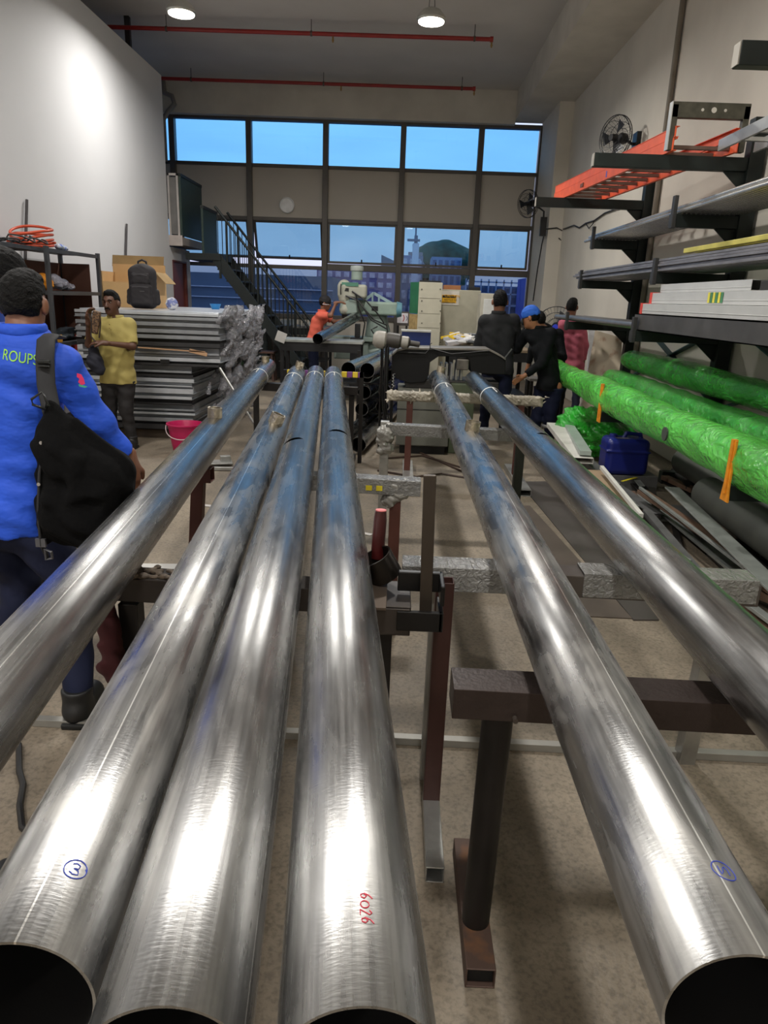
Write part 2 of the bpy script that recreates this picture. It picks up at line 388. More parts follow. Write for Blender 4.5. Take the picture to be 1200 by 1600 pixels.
# ================================================================== the room
concrete = M('concrete_floor', (128, 118, 104), rough=.62, var=.22, ns=1.6, bump=.15, bs=60, detail=9, rvar=.15)
n_, l_ = concrete.node_tree.nodes, concrete.node_tree.links
_b = n_['Principled BSDF']; _src = _b.inputs['Base Color'].links[0].from_socket
_t = n_.new('ShaderNodeTexNoise'); _t.inputs['Scale'].default_value = 70; _t.inputs['Detail'].default_value = 8; _t.inputs['Distortion'].default_value = .2
_t2 = n_.new('ShaderNodeTexNoise'); _t2.inputs['Scale'].default_value = 2.7; _t2.inputs['Detail'].default_value = 6; _t2.inputs['Distortion'].default_value = .4
_tc = n_.new('ShaderNodeTexCoord')
for q in (_t, _t2): l_.new(_tc.outputs['Object'], q.inputs['Vector'])
_r1 = n_.new('ShaderNodeValToRGB'); _r1.color_ramp.elements[0].position = .32; _r1.color_ramp.elements[0].color = (.70, .69, .67, 1); _r1.color_ramp.elements[1].position = .55; _r1.color_ramp.elements[1].color = (1.1, 1.08, 1.05, 1)
_r2 = n_.new('ShaderNodeValToRGB'); _r2.color_ramp.elements[0].position = .36; _r2.color_ramp.elements[0].color = (.74, .73, .72, 1); _r2.color_ramp.elements[1].position = .62; _r2.color_ramp.elements[1].color = (1, 1, 1, 1)
l_.new(_t.outputs[0], _r1.inputs[0]); l_.new(_t2.outputs[0], _r2.inputs[0])
_m1 = n_.new('ShaderNodeMix'); _m1.data_type = 'RGBA'; _m1.blend_type = 'MULTIPLY'; _m1.inputs[0].default_value = 1
_m2 = n_.new('ShaderNodeMix'); _m2.data_type = 'RGBA'; _m2.blend_type = 'MULTIPLY'; _m2.inputs[0].default_value = 1
l_.new(_src, _m1.inputs[6]); l_.new(_r1.outputs[0], _m1.inputs[7]); l_.new(_m1.outputs[2], _m2.inputs[6]); l_.new(_r2.outputs[0], _m2.inputs[7]); l_.new(_m2.outputs[2], _b.inputs['Base Color'])

wall_cream = M('cream_paint', (214, 208, 196), rough=.8, var=.07, ns=1.2, bump=.08, bs=50)
wall_white = M('white_paint', (202, 202, 204), rough=.75, var=.03, ns=.8)
ceil_m = M('ceiling_paint', (206, 201, 196), rough=.9, var=.05, ns=1.0)
beam_m = M('beam_paint', (205, 199, 188), rough=.85, var=.08, ns=2.0)
panel_m = M('spandrel_panel', (196, 189, 178), rough=.7, var=.04, ns=1)
alu_dark = M('window_frame_grey', (92, 88, 84), rough=.45, metal=.3, var=.06)
XR, YB, ZC = 3.11, 17.0, 5.9
struct('floor', MB().box(-8, XR+.2, -6, YB+.25, -.12, 0), concrete)
struct('ceiling', MB().box(-8, XR+.2, -6, YB+.25, ZC, ZC+.15), ceil_m)
struct('wall_right', MB().box(XR, XR+.2, -6, YB+.25, 0, ZC), wall_cream)
struct('wall_back_left', MB().box(-8.2, -8, -6, YB+.25, 0, ZC), wall_white)
struct('wall_rear', MB().box(-8, XR, -6.2, -6, 0, ZC), wall_cream)
struct('trim_1', MB().box(2.22, XR, -6, YB, 5.35, ZC), beam_m, label='concrete beam along the top of the right wall')
struct('trim_2', MB().box(2.83, XR, 15.2, YB, 0, 5.35), wall_cream, label='square column in the far right corner')
struct('trim_3', MB().box(-8, 2.22, 16.75, YB+.2, 5.27, ZC), beam_m, label='concrete upstand above the top windows')
struct('trim_4', MB().cyl((3.07, 9.56, 0), (3.07, 9.56, 5.35), .035, n=10), M('conduit_grey', (120, 112, 100), rough=.6), smooth=True, label='grey drain pipe up the right wall')
# left partition with the red door beyond its upper end
pw = MB(); pw.box(-4.42, -4.3, -6, 13.72, 0, 5.18); pw.box(-4.42, -4.3, 13.72, 13.85, 0, 2.42)
pw.box(-4.42, -4.3, 14.74, 15.0, 0, 2.42); pw.box(-4.42, -4.3, 13.85, 14.74, 2.2, 2.42)
struct('wall_left', pw, wall_white)
struct('wall_left_return', MB().box(-8, -4.42, 13.6, 13.72, 0, 5.18).box(-8, -4.42, -6, 13.6, 5.1, 5.18), wall_white)
red_door = M('red_brown_door', (112, 50, 40), rough=.5, var=.1)
d = struct('door_1', MB().box(-4.38, -4.34, 13.87, 14.72, .01, 2.18), red_door, bev=.004)
struct('door_frame', MB().box(-4.40, -4.29, 13.85, 13.89, 0, 2.2).box(-4.40, -4.29, 14.70, 14.74, 0, 2.2).box(-4.40, -4.29, 13.89, 14.70, 2.17, 2.2), M('door_frame_m', (96, 44, 36), rough=.5), d)
struct('door_handle', MB().cyl((-4.34, 14.62, 1.02), (-4.28, 14.62, 1.02), .012).cyl((-4.285, 14.63, 1.02), (-4.285, 14.50, 1.02), .01), M('chrome', (190, 190, 190), rough=.2, metal=1), d)
# glazed back wall
MX = [-6.82, -5.14, -3.47, -1.80, -.125, 1.55, 2.83]
frame_mb = MB()
for x in MX[:-1]: frame_mb.box(x-.06, x+.06, YB-.10, YB+.08, 0, 5.27)
frame_mb.box(2.79, 2.83, YB-.10, YB+.08, 0, 5.27)
frame_mb.box(-8, 2.83, YB-.09, YB+.07, 5.22, 5.30); frame_mb.box(-8, 2.83, YB-.05, YB+.07, 4.31, 4.38)
frame_mb.box(-8, 2.83, YB-.05, YB+.07, 3.22, 3.30); frame_mb.box(-8, -5.14, YB-.05, YB+.07, 2.22, 2.36).box(-1.8, 2.83, YB-.05, YB+.07, 2.22, 2.36).box(-5.14, -1.8, YB-.05, YB+.07, 2.22, 2.30); frame_mb.box(-8, 2.83, YB-.07, YB+.07, 1.14, 1.24)
struct('window_1', frame_mb, alu_dark, bev=.006, label='grey window frame across the far wall')
w1 = bpy.data.objects['window_1']
g_up = glass('upper_window_glass', (.50, .80, .97)); g_mid = glass('middle_window_glass', (.50, .68, .76)); g_low = glass('lower_window_glass', (.50, .58, .64))
for i in range(len(MX)-1):
    a, b = MX[i]+.055, MX[i+1]-.055
    struct('window_pane', MB().box(a, b, YB-.006, YB+.006, 4.36, 5.24), g_up, w1)
    struct('spandrel_panel', MB().box(a, b, YB-.01, YB+.03, 3.28, 4.33), panel_m, w1)
    struct('window_pane', MB().box(a, b, YB-.006, YB+.006, 1.22, 2.24), g_low, w1)
    # middle row: side frames and panes; bays 2 and 3 are tilted open outwards at the bottom
    tilt = math.radians(21) if i in (1, 2) else 0
    zt, zb = 3.235, (2.35 if i not in (1, 2) else 2.37); H = zt-zb-(.0 if tilt else 0)
    D = V((0, math.sin(tilt), -math.cos(tilt))); N = V((0, math.cos(tilt), math.sin(tilt)))
    def pt(x, s, n): return V((x, YB, zt))+D*s+N*n
    def slab(mb, x0, x1, s0, s1, n0, n1): mb.hexa([pt(x, s, n) for n in (n0, n1) for s in (s1, s0) for x in (x0, x1)])
    sash = MB(); H2 = H-.02
    slab(sash, a+.005, a+.055, 0, H2, -.02, .03); slab(sash, b-.055, b-.005, 0, H2, -.02, .03)
    slab(sash, a+.055, b-.055, 0, .05, -.02, .03); slab(sash, a+.055, b-.055, H2-.05, H2, -.02, .03)
    so = struct('window_sash', sash, alu_dark, w1)
    g = MB(); slab(g, a+.055, b-.055, .05, H2-.05, -.004, .004); struct('window_pane', g, g_mid, so)
    hd = MB(); slab(hd, (a+b)/2-.015, (a+b)/2+.015, H2-.10, H2-.02, -.05, -.02); struct('window_latch', hd, M('black_latch', (25, 25, 25)), so)
struct('wall_back_sill', MB().box(-8, 2.83, YB-.02, YB+.2, 0, 1.16), beam_m)

# ================================================================== outside, seen through the panes
def tower(name, x0, x1, y, depth, z0, z1, col, wcol, label, nx, nz, group=None, cat='building', roof=None):
    t = empty(name, ((x0+x1)/2, y+depth/2, z0)); tag(t, label, cat, group)
    obj('facade', MB().box(x0, x1, y, y+depth, z0, z1), M(name+'_wall_'+label[:12], col, rough=.9, var=.15, ns=.3), t)
    W = (x1-x0)/nx; zb = -4.; Hh = (z1-zb)/nz; wm = M(name+'_win_'+label[:12], wcol, rough=.3, var=.4, ns=1.5)
    for i in range(nx):
        for j in range(nz): obj('window', MB().box(x0+W*(i+.2), x0+W*(i+.8), y-.15, y, zb+Hh*(j+.25), zb+Hh*(j+.8)), wm, t)
    if roof: roof(t)
    return t
GZ = -28.0
struct('ground_outside', MB().box(-400, 400, YB+2, 900, GZ-1, GZ), M('outside_ground', (120, 122, 128), rough=.95, ns=.05))
def at(px, py, Y): return PY(px, py, Y)
# long shed across the lower left panes
a = at(280, 424, 60); b = at(520, 428, 60)
t = empty('warehouse', ((a.x+b.x)/2, 70, GZ)); tag(t, 'long low blue-grey building outside the lower left windows', 'building')
obj('facade', MB().box(a.x-10, b.x, 60, 90, GZ, a.z), M('shed_blue', (100, 116, 140), rough=.8, var=.2, ns=.2), t)
s = MB()
for k, zz in enumerate((.6, 1.4, 2.3, 3.2, 4.2)):
    s.box(a.x-10, b.x+.05, 59.7, 60, a.z-zz-.5, a.z-zz-.42)
obj('ledge', s, M('shed_ledge', (200, 205, 225), rough=.7), t)
a = at(505, 425, 90); b = at(628, 425, 90)
tower('office_block', a.x-1, b.x-1, 92, 20, GZ, a.z+.4, (150, 130, 175), (225, 205, 240), 'purple-grey office block behind the milling machine', 9, 8)
a = at(596, 398, 120); b = at(618, 413, 120)
t = empty('sloped_roof_building', ((a.x+b.x)/2, 120, GZ)); tag(t, 'dark building with a sloping roof left of the white chimney', 'building')
obj('facade', MB().prism([(0, GZ), (b.x-a.x+1, GZ), (b.x-a.x+1, b.z), (0, a.z)], (a.x, 132, 0), (1, 0, 0), (0, 0, 1), 12), M('slope_wall', (120, 130, 150), rough=.8), t)
a = at(645, 380, 110); b = at(654, 380, 110)
t = empty('white_tower', ((a.x+b.x)/2, 112, GZ)); tag(t, 'white tower with an antenna top outside the middle window', 'tower')
obj('shaft', MB().box(a.x, b.x+.1, 110, 112, GZ, a.z), M('tower_white', (235, 235, 245), rough=.8), t)
obj('antenna', MB().box(a.x-.6, b.x+.7, 110.2, 111, a.z-1.6, a.z-1.2).box(a.x-.8, b.x+.2, 110.2, 111, a.z+.3, a.z+.6).cyl((a.x+.4, 111, a.z), (a.x+.4, 111, a.z+2.2), .12).beam((a.x, 110.5, a.z-.2), (a.x+2.2, 110.5, a.z-3.4), .18, .18).box(a.x+.2, a.x+.7, 110.4, 111, a.z, a.z+1.1), M('antenna_m', (150, 145, 160), rough=.6), t)
# wooded hill and the white-edged block before it
hm, hf = SDF((8, 138, -20), (34, 166, 16), .8), None
a = at(655, 396, 150); b = at(730, 398, 150)
hill = SDF((a.x-14, 138, -22), (b.x+14, 166, a.z+7), .7)
for i in range(26):
    u = i/25; x = a.x+(b.x-a.x)*u; hill.ell((x, 150+random.uniform(-4, 4), a.z-1.8+1.9*math.sin(PI*u)+random.uniform(-.5, .5)), (2.6, 4, 2.2), k=.6, pad=2)
hill.box(((a.x+b.x)/2, 152, -9), ((b.x-a.x)/2, 5, 9+a.z-2), rr=1.5, k=2, pad=3)
tag(obj('wooded_hill', hill.mesh(), M('hill_trees', (52, 92, 84), rough=1, var=.5, ns=.8, bump=1, bs=3), smooth='full'), 'dark green treetops rising behind the white-edged block', 'trees', kind='stuff')
a = at(675, 401, 130); b = at(722, 404, 130)
tower('apartment_block', a.x, b.x, 130, 8, GZ, a.z, (150, 165, 200), (85, 105, 150), 'pale block with dark bays under the wooded hill', 5, 5)
a = at(636, 405, 140); b = at(646, 405, 140)
tower('distant_flats', a.x-1, b.x+1.5, 128, 5, GZ, a.z, (150, 150, 180), (210, 205, 225), 'small distant flats at the foot of the white tower', 3, 5)
a = at(824, 434, 100); b = at(837, 434, 100)
tower('blue_tower', a.x, b.x+2, 100, 8, GZ, a.z, (90, 110, 210), (235, 235, 250), 'bright blue tower with white edges by the column', 2, 8)
a = at(770, 446, 110)
b = at(822, 442, 110)
t = tower('scaffolded_block', a.x-4, b.x, 110, 12, GZ, b.z-.6, (90, 130, 175), (55, 85, 130), 'blue building wrapped in scaffolding right of the dark-haired man', 8, 6)
s = MB()
for k in range(9): x = a.x-4+(b.x-a.x+4)*k/8; s.box(x-.1, x+.1, 109.3, 109.5, GZ, b.z+.3)
for k in range(10): s.box(a.x-4, b.x, 109.3, 109.5, b.z-.2-k*1.6, b.z-k*1.6)
obj('scaffold', s, M('scaffold_m', (170, 190, 220), rough=.6), t)

# ================================================================== lamps, sprinkler pipes, clock, fans
shade_m = M('lamp_housing', (190, 190, 185), rough=.4, metal=.5)
lamp_face = M('lamp_face', (255, 255, 255), emit=(255, 246, 228), es=12)
lamp0 = None
LP = [(-3.02, 10.6), (.22, 10.6), (-3.02, 5.35), (.22, 5.35), (-3.02, .1), (.22, .1), (-3.02, -4.4), (.22, -4.4)]
LL = ['round ceiling lamp over the stacked panels, far left', 'round ceiling lamp over the belt machine, far right']+['round ceiling lamp above the middle of the workshop']*2+['round ceiling lamp above the near ends of the pipes']*2+['round ceiling lamp behind the camera']*2
for i, (x, y) in enumerate(LP):
    if i == 0:
        t = empty('ceiling_lamp', (x, y, 5.08)); lamp0 = t
        obj('lamp_body', MB().lathe([(.06, .16), (.12, .13), (.185, .06), (.19, .03), (.18, .03), (.172, .012)], (x, y, 5.08), 28), shade_m, t, smooth=True)
        obj('lamp_lens', MB().lathe([(.165, .0), (.165, .02)], (x, y, 5.08), 28), lamp_face, t)
        obj('cord', MB().cyl((x-.04, y, 5.22), (x, y, 5.89), .004, n=6).cyl((x+.04, y, 5.22), (x, y, 5.89), .004, n=6).cyl((x, y, 5.87), (x, y, 5.9), .04), M('black_cord', (30, 30, 30)), t)
        ld = bpy.data.lights.new('lamp_light', 'AREA'); ld.shape = 'DISK'; ld.size = .34; ld.energy = LAMP_W; ld.color = (1, .97, .92); ld.spread = 2.9
        lo = bpy.data.objects.new('lamp_light', ld); COL.objects.link(lo); lo.parent = t; lo.location = (0, 0, -.012)
    else: t = copy_tree(lamp0); t.location = (x, y, 5.08)
    tag(t, LL[i], 'ceiling lamp', 'round ceiling lamps')
red_pipe = M('red_sprinkler_paint', (150, 40, 38), rough=.4)
def sprinkler(x0, x1, y, drops, label):
    t = empty('sprinkler_pipe', (x1, y, 5.7)); tag(t, label, 'sprinkler pipe')
    obj('pipe', MB().cyl((x0, y, 5.7), (x1, y, 5.7), .032, n=12).cyl((x1-.05, y, 5.7), (x1, y, 5.7), .042, n=12), red_pipe, t, smooth=True)
    for q in drops:
        obj('hanger', MB().cyl((q, y, 5.73), (q, y, 5.9), .006, n=6).tube((q-.015, y, 5.7), (q+.015, y, 5.7), .04, .006, 14), M('hanger_m', (90, 85, 80), metal=.6), t)
    for q in (drops[0]+.35, x1-.02):
        obj('sprinkler_head', MB().cyl((q, y, 5.67), (q, y, 5.62), .014, n=8).cyl((q, y, 5.62), (q, y, 5.58), .02, .008, n=8), M('brass', (160, 130, 80), rough=.35, metal=.9), t)
sprinkler(-7.9, 1.28, 13.15, (-1.65, .98, -4.0), 'red sprinkler pipe under the ceiling, nearer of two')
sprinkler(-7.9, 1.27, 15.95, (-1.75, 1.0, -4.4), 'red sprinkler pipe under the ceiling, nearer the windows')
tag(obj('downpipe', MB().path([(-5.2, 16.7, 5.85), (-5.15, 16.6, 5.6), (-5.0, 16.6, 5.55), (-4.95, 16.6, 5.4), (-5.1, 16.6, 5.25), (-5.2, 16.6, 5.1), (-5.2, 16.6, 4.3)], .05, 10), M('pvc', (130, 126, 122), rough=.5), smooth=True), 'grey bent plastic pipe in the top left window corner', 'pipe')
tag(obj('steel_post', MB().box(-4.72, -4.64, 13.25, 13.33, 5.18, 5.9), M('dark_post', (40, 38, 42))), 'dark post between the partition top and the ceiling', 'post')
c = V((-2.645, 16.97, 3.553))
t = empty('wall_clock', c); tag(t, 'round white wall clock on the panel between window rows', 'clock')
obj('clock_rim', MB().lathe([(.135, 0), (.165, -.005), (.165, -.035), (.15, -.045), (.135, -.03)], c, 32, (0, 1, 0)), M('clock_rim_m', (245, 245, 242), rough=.4), t, smooth=True)
obj('clock_face', MB().cyl(c, c+V((0, -.02, 0)), .14, n=32), M('clock_face_m', (172, 160, 140), rough=.4), t)
obj('clock_hand', MB().obox(c+V((.03, -.024, .03)), (.012, .004, .11), rot=(0, .8, 0)).obox(c+V((-.02, -.024, .015)), (.012, .004, .07), rot=(0, -1.0, 0)), M('clock_hand_m', (60, 60, 60)), t)

def fan(loc, aim, r, label, mount='wall', hub=(20, 20, 22), pole=None):
    loc = V(loc); aim = V(aim).normalized(); x, d, z = frame(aim)
    t = empty('fan', loc); tag(t, label, 'fan')
    fm = M('fan_black', (28, 28, 30), rough=.4)
    cage = MB()
    for rr, dd in ((1, 0), (1, -.035), (.72, .045), (.45, .055), (.72, -.09), (.45, -.11)):
        cage.path([loc+d*(dd*r/.23)+x*(rr*r*math.cos(q*PI/16))+z*(rr*r*math.sin(q*PI/16)) for q in range(32)], .0035 if rr < 1 else .006, 5, closed=True)
    for q in range(36):
        a = q*PI/18; u = x*math.cos(a)+z*math.sin(a)
        cage.path([loc+d*.055*r/.23+u*r*.2, loc+d*.05*r/.23+u*r*.6, loc+u*r], .0016, 4)
        cage.path([loc-d*.11*r/.23+u*r*.3, loc-d*.09*r/.23+u*r*.72, loc-d*.03*r/.23+u*r], .0016, 4)
    obj('fan_guard', cage, fm, t)
    bl = MB()
    for q in range(3):
        pts = []
        for s_ in range(7):
            for c_ in range(2):
                a = q*2*PI/3+(-.35 if c_ == 0 else .45); rr = r*(.16+.66*s_/6)
                pts.append(loc+x*(rr*math.cos(a))+z*(rr*math.sin(a))+d*((.02 if c_ else -.02)*r/.23))
        bl.add(pts, [(2*i, 2*i+1, 2*i+3, 2*i+2) for i in range(6)])
    b_ = obj('fan_blades', bl, M('fan_blade', (38, 40, 44), rough=.35), t); sm = b_.modifiers.new('thick', 'SOLIDIFY'); sm.thickness = .003
    obj('hub', MB().cyl(loc-d*.02, loc+d*.058*r/.23, r*.17, r*.15, n=20), M('fan_hub%d' % hub[2], hub, rough=.4), t)
    obj('motor', MB().lathe([(.0, 0), (r*.2, .0), (r*.26, .03), (r*.26, .09), (r*.15, .13), (0, .135)], loc-d*.08*r/.23, 18, -d), fm, t, smooth=True)
    return t
t = fan((2.33, 14.9, 3.50), (-.75, -.62, -.15), .25, 'black wall fan on the corner column by the windows')
obj('bracket', MB().path([(2.44, 15.03, 3.50), (2.60, 15.1, 3.46), (2.70, 15.12, 3.40), (2.72, 15.15, 3.1)], .018, 8).box(2.66, 2.78, 15.12, 15.2, 2.95, 3.3), M('fan_black', (28, 28, 30)), t)
c = PY(960, 215, 10.6)
t = fan(c, (-.85, -.5, -.05), .27, 'black wall fan behind the orange ladder')
obj('bracket', MB().path([c+V((.10, .06, 0)), c+V((.22, .1, -.02)), (3.02, c.y+.15, c.z-.04), (3.1, c.y+.15, c.z-.04)], .02, 8).box(3.05, 3.11, c.y+.05, c.y+.25, c.z-.2, c.z+.1), M('fan_black', (28, 28, 30)), t)
c = PY(868, 512, 11.6)
t = fan(c, (-.3, -1, 0), .32, 'black standing fan with a blue hub behind the blue-capped worker', hub=(40, 60, 200))
obj('stand', MB().cyl(c+V((0, .12, -.05)), (c.x, c.y+.12, .04), .02, n=10).lathe([(.25, 0), (.25, .02), (.05, .05)], (c.x, c.y+.12, 0), 24), M('fan_black', (28, 28, 30)), t)
# wires on the column and right wall
cab = M('black_cable', (28, 27, 27), rough=.5)
tag(obj('wall_cable', MB().path([PX(833, 470, 2.82), PX(840, 420, 2.82), PX(847, 380, 2.82), PY(852, 358, 15.18), PY(870, 356, 15.18), PY(882, 362, 15.18), PY(880, 378, 15.18), PY(873, 372, 15.18)], .012, 6), cab), 'black cable running down the corner column', 'cable')
tag(obj('wall_cable', MB().path([PX(880, 358, 3.09), PX(897, 352, 3.09), PX(905, 356, 3.09), PX(915, 349, 3.09), PX(928, 345, 3.09), PX(945, 333, 3.09), PX(975, 322, 3.09)], .012, 6).path([PX(915, 349, 3.08), PX(920, 357, 3.08), PX(927, 349, 3.08), PX(928, 345, 3.08)], .008, 5), cab), 'looped cables along the right wall behind the rack', 'cable')
# ================================================================== pipes
R6 = .084
PM = dict(p1=pipe_mat('steel_clean', .15, .35), p2=pipe_mat('steel_dusty', .95, .1), p3=pipe_mat('steel_scuffed', .35, 1.2), p4=pipe_mat('steel_scuffed_two', .4, 1.4),
          p5=pipe_mat('steel_chalky', 1.0, .15), p6=pipe_mat('steel_dull', .05, 1.3))
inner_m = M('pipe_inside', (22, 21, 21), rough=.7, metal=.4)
tape_m = M('white_tape', (225, 225, 220), rough=.5)
sock_m = M('socket_steel', (175, 165, 145), rough=.3, metal=.9, bump=.3, bs=60)
def pipe(key, x0, s, y0, y1, label, sockets=(), slot=None, marks=(), tape=None, zc=.91, r=R6, mat=None, group=None, dirv=None, tx=None):
    if dirv is not None: a = V(x0); b = a+V(dirv)
    else: a = V((x0+s*y0, y0, zc)); b = V((x0+s*y1, y1, zc))
    L = (b-a).length; t = empty('steel_pipe', a); tag(t, label, 'pipe', group)
    x, d, z = frame(b-a); n = 72
    ys = [0.0, .004]+[L*i/24 for i in range(1, 24)]+[L-.002, L]
    if slot: ys += [slot[0]-.03+.06*i/16 for i in range(17)]
    ys = sorted(set(round(q, 4) for q in ys))
    vs = []; fs = []; mi = []
    for rad in (r, r-.0035):
        for q in ys:
            for i in range(n):
                an = 2*PI*i/n; vs.append((rad*math.sin(an), q, rad*math.cos(an)))
    NY = len(ys); off = NY*n; hole = set()
    for j in range(NY-1):
        for i in range(n):
            k = (i+1) % n
            if slot:
                an = 2*PI*(i+.5)/n; an = an-2*PI if an > PI else an; ym = (ys[j]+ys[j+1])/2
                if ((an-slot[1])/slot[2])**2+((ym-slot[0]-.012*((an-slot[1])/slot[2])**2)/.026)**2 < 1: hole.add((i, j)); continue
            fs.append((j*n+i, j*n+k, (j+1)*n+k, (j+1)*n+i)); mi.append(0)
            fs.append((off+j*n+i, off+(j+1)*n+i, off+(j+1)*n+k, off+j*n+k)); mi.append(1)
    for j in (0, NY-1):
        for i in range(n): k = (i+1) % n; fs.append((j*n+i, off+j*n+i, off+j*n+k, j*n+k)); mi.append(0)
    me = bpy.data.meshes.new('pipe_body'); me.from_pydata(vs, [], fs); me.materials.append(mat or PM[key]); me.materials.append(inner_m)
    me.polygons.foreach_set('material_index', mi); me.polygons.foreach_set('use_smooth', [True]*len(fs))
    bm = bmesh.new(); bm.from_mesh(me); bmesh.ops.recalc_face_normals(bm, faces=bm.faces); bm.to_mesh(me); bm.free()
    try: me.set_sharp_from_angle(angle=math.radians(50))
    except Exception: pass
    o = bpy.data.objects.new('pipe_body', me); COL.objects.link(o); o.parent = t
    # pipe frame: local x across, y along, z up
    t.rotation_euler = Matrix((x, d, z)).transposed().to_euler()
    ORG[t.name] = np.array([0., 0., 0.])
    def P(y, ang, rr): return V((rr*math.sin(ang), y, rr*math.cos(ang)))
    for (sy, ang) in sockets:
        u = P(sy, ang, 1)-P(sy, ang, 0); c0 = P(sy, ang, r-.006)
        mb = MB().tube(c0, c0+u*.055, .040, .008, 20)
        obj('socket', mb, sock_m, t, smooth=True)
    if tape: 
        obj('tape_band', MB().tube((0, tape, 0), (0, tape+.022, 0), r+.0015, .001, 48), tape_m, t, smooth=True)
        obj('tape_strip', MB().path([P(tape-.02-.02*i, (.08 if i % 2 else .05), r+.001) for i in range(14)], .003, 5), tape_m, t)
    for (nm, col, yy, ang, strokes, wd) in marks:
        mb = MB()
        for st in strokes:
            mb.path([P(yy+v_, ang+u_/r, r+.0004) for u_, v_ in st], wd, 5)
        obj(nm, mb, col, t)
    return t
blue_ink = M('blue_marker', (40, 60, 160), rough=.6); red_ink = M('red_marker', (190, 50, 70), rough=.6)
def circ(cx, cy, r, n=20, a0=0, a1=2*PI): return [(cx+r*math.cos(a0+(a1-a0)*i/n), cy+r*math.sin(a0+(a1-a0)*i/n)) for i in range(n+1)]
# a ringed "3" and a ringed "2" turned towards the pipe end, and red "6026"
three = [circ(0, 0, .0135, 22)+[(.011, .004)], [(-.005, .0065), (-.001, .008), (.004, .006), (.003, .001), (-.002, .0005), (.004, -.002), (.005, -.007), (-.001, -.008), (-.006, -.005)]]
two = [circ(0, 0, .015, 22), [(.006, -.006), (.006, .003), (.003, .007), (0, .004), (-.002, -.003), (-.005, -.007), (-.006, -.001), (-.006, .006)]]
def six(ox, oy, s=.01): return [(ox+s*.5, oy+s*1.5), (ox-s*.2, oy+s*.9), (ox-s*.6, oy), (ox-s*.3, oy-s*.7), (ox+s*.3, oy-s*.6), (ox+s*.5, oy), (ox, oy+s*.4), (ox-s*.5, oy)]
def rot(st, k): return [(y_*k, -x_*k) for x_, y_ in st]
num = [rot(six(-.028, 0), 1), rot(circ(-.009, 0, .008, 12), 1), rot([(.004, .008), (.009, .012), (.013, .008), (.006, -.004), (.003, -.009), (.014, -.009)], 1), rot(six(.026, 0), 1)]
num = [[(a_*.62, b_*.62) for a_, b_ in st] for st in num]
pipe('p1', -.610, -.104, .50, 7.69, 'leftmost long steel pipe, with two short sockets on top', sockets=((3.40, .05), (6.92, .0)), tape=6.1)
pipe('p2', -.330, -.096, .57, 7.05, 'dusty long steel pipe marked with a ringed 3', sockets=((3.25, .42), (6.40, .3)), marks=(('marker_number', blue_ink, .105, .42, three, .0006),), tape=5.78)
pipe('p3', -.157, -.0945, .51, 7.12, 'long steel pipe with a slot cut near its left side, middle of the left group', slot=(2.85, -.35, .62), tape=6.05)
pipe('p4', .038, -.0975, .52, 7.12, 'long steel pipe numbered in red near its open end', slot=(3.10, .15, .62), marks=(('marker_number', red_ink, .115, .12, num, .0006),), tape=6.05)
pipe('p5', .405, -.004, .60, 7.14, 'chalky long steel pipe marked with a ringed 2', sockets=((3.18, .12), (6.42, .25)), marks=(('marker_number', blue_ink, .12, .26, two, .0006),), tape=5.4)
pipe('p6', .805, -.0099, .50, 7.14, 'rightmost long steel pipe on the trestles', slot=(3.25, .25, .5), tape=5.3)
# bundle of shorter pipes lying at an angle by the machine
bd = pipe_mat('steel_stored', .35, .9)
bD = V((.13, 1, 0)).normalized(); bN = V((bD.y, -bD.x, 0))
def bp(k, j, label, grp=None, sh=0.):
    a = V((-.575, 8.05, .115+.19*k))+bN*(.215*j)+bD*sh
    return pipe(None, a, 0, 0, 0, label, mat=bd, dirv=bD*(4.5-sh), group=grp)
bp(4, 0, 'upper left pipe of the slanting bundle beside the belt machine')
bp(4, 1, 'upper right pipe of the slanting bundle beside the belt machine')
bp(0, 0, 'lower left pipe of the slanting bundle, half hidden', sh=-.12)
bp(0, 1, 'lowest pipe of the slanting bundle, nearest to the floor', sh=-.42)
for k in (1, 2, 3):
    for j in (0, 1): bp(k, j, 'steel pipe inside the slanting bundle between its top and bottom pairs', 'inner pipes of the slanting bundle', sh=.75+.3*j+.15*k)
a = PY(496.5, 530, 11.3)
pipe(None, (a.x, a.y, a.z), 0, 0, 0, 'steel pipe clamped under the drill of the milling machine', mat=bd, dirv=(PY(556, 495, 13.25)-PY(496.5, 530, 11.3)))

# ================================================================== trestles
dark_steel = M('dark_mill_steel', (52, 43, 40), rough=.42, metal=.55, var=.3, ns=4, bump=.08, bs=80, rvar=.12)
black_steel = M('black_steel', (36, 33, 32), rough=.45, metal=.5, var=.3, ns=5)
brown_steel = M('red_oxide_steel', (84, 48, 40), rough=.55, metal=.2, var=.25, ns=5)
rusty = M('rusty_steel', (78, 60, 52), rough=.6, metal=.35, var=.3, ns=6, col2=(140, 92, 50), thr=(.62, .8))
galv = M('galvanised_steel', (168, 168, 165), rough=.4, metal=.75, var=.2, ns=9, bump=.1, bs=30)
wrap = film('foil_wrap', (112, 111, 108), .2, 1.0, bs=48, dist=.012)
wrap2 = film('clear_wrap', (150, 148, 142), .25, 1.0, bs=16, dist=.02)
def foot(t, x, y0, y1, m, w=.06, h=.06):
    f_ = obj('foot', MB().hollow((x, y0, h/2+.001), (x, y1, h/2+.001), w, h, .004), m, t, bev=.002)
    obj('shade_plug', MB().box(x-w/2+.005, x+w/2-.005, y0+.015, y1-.015, .006, h-.004), inner_m, f_)  # solid dark plug added to stand in for shade inside the hollow foot
    return f_
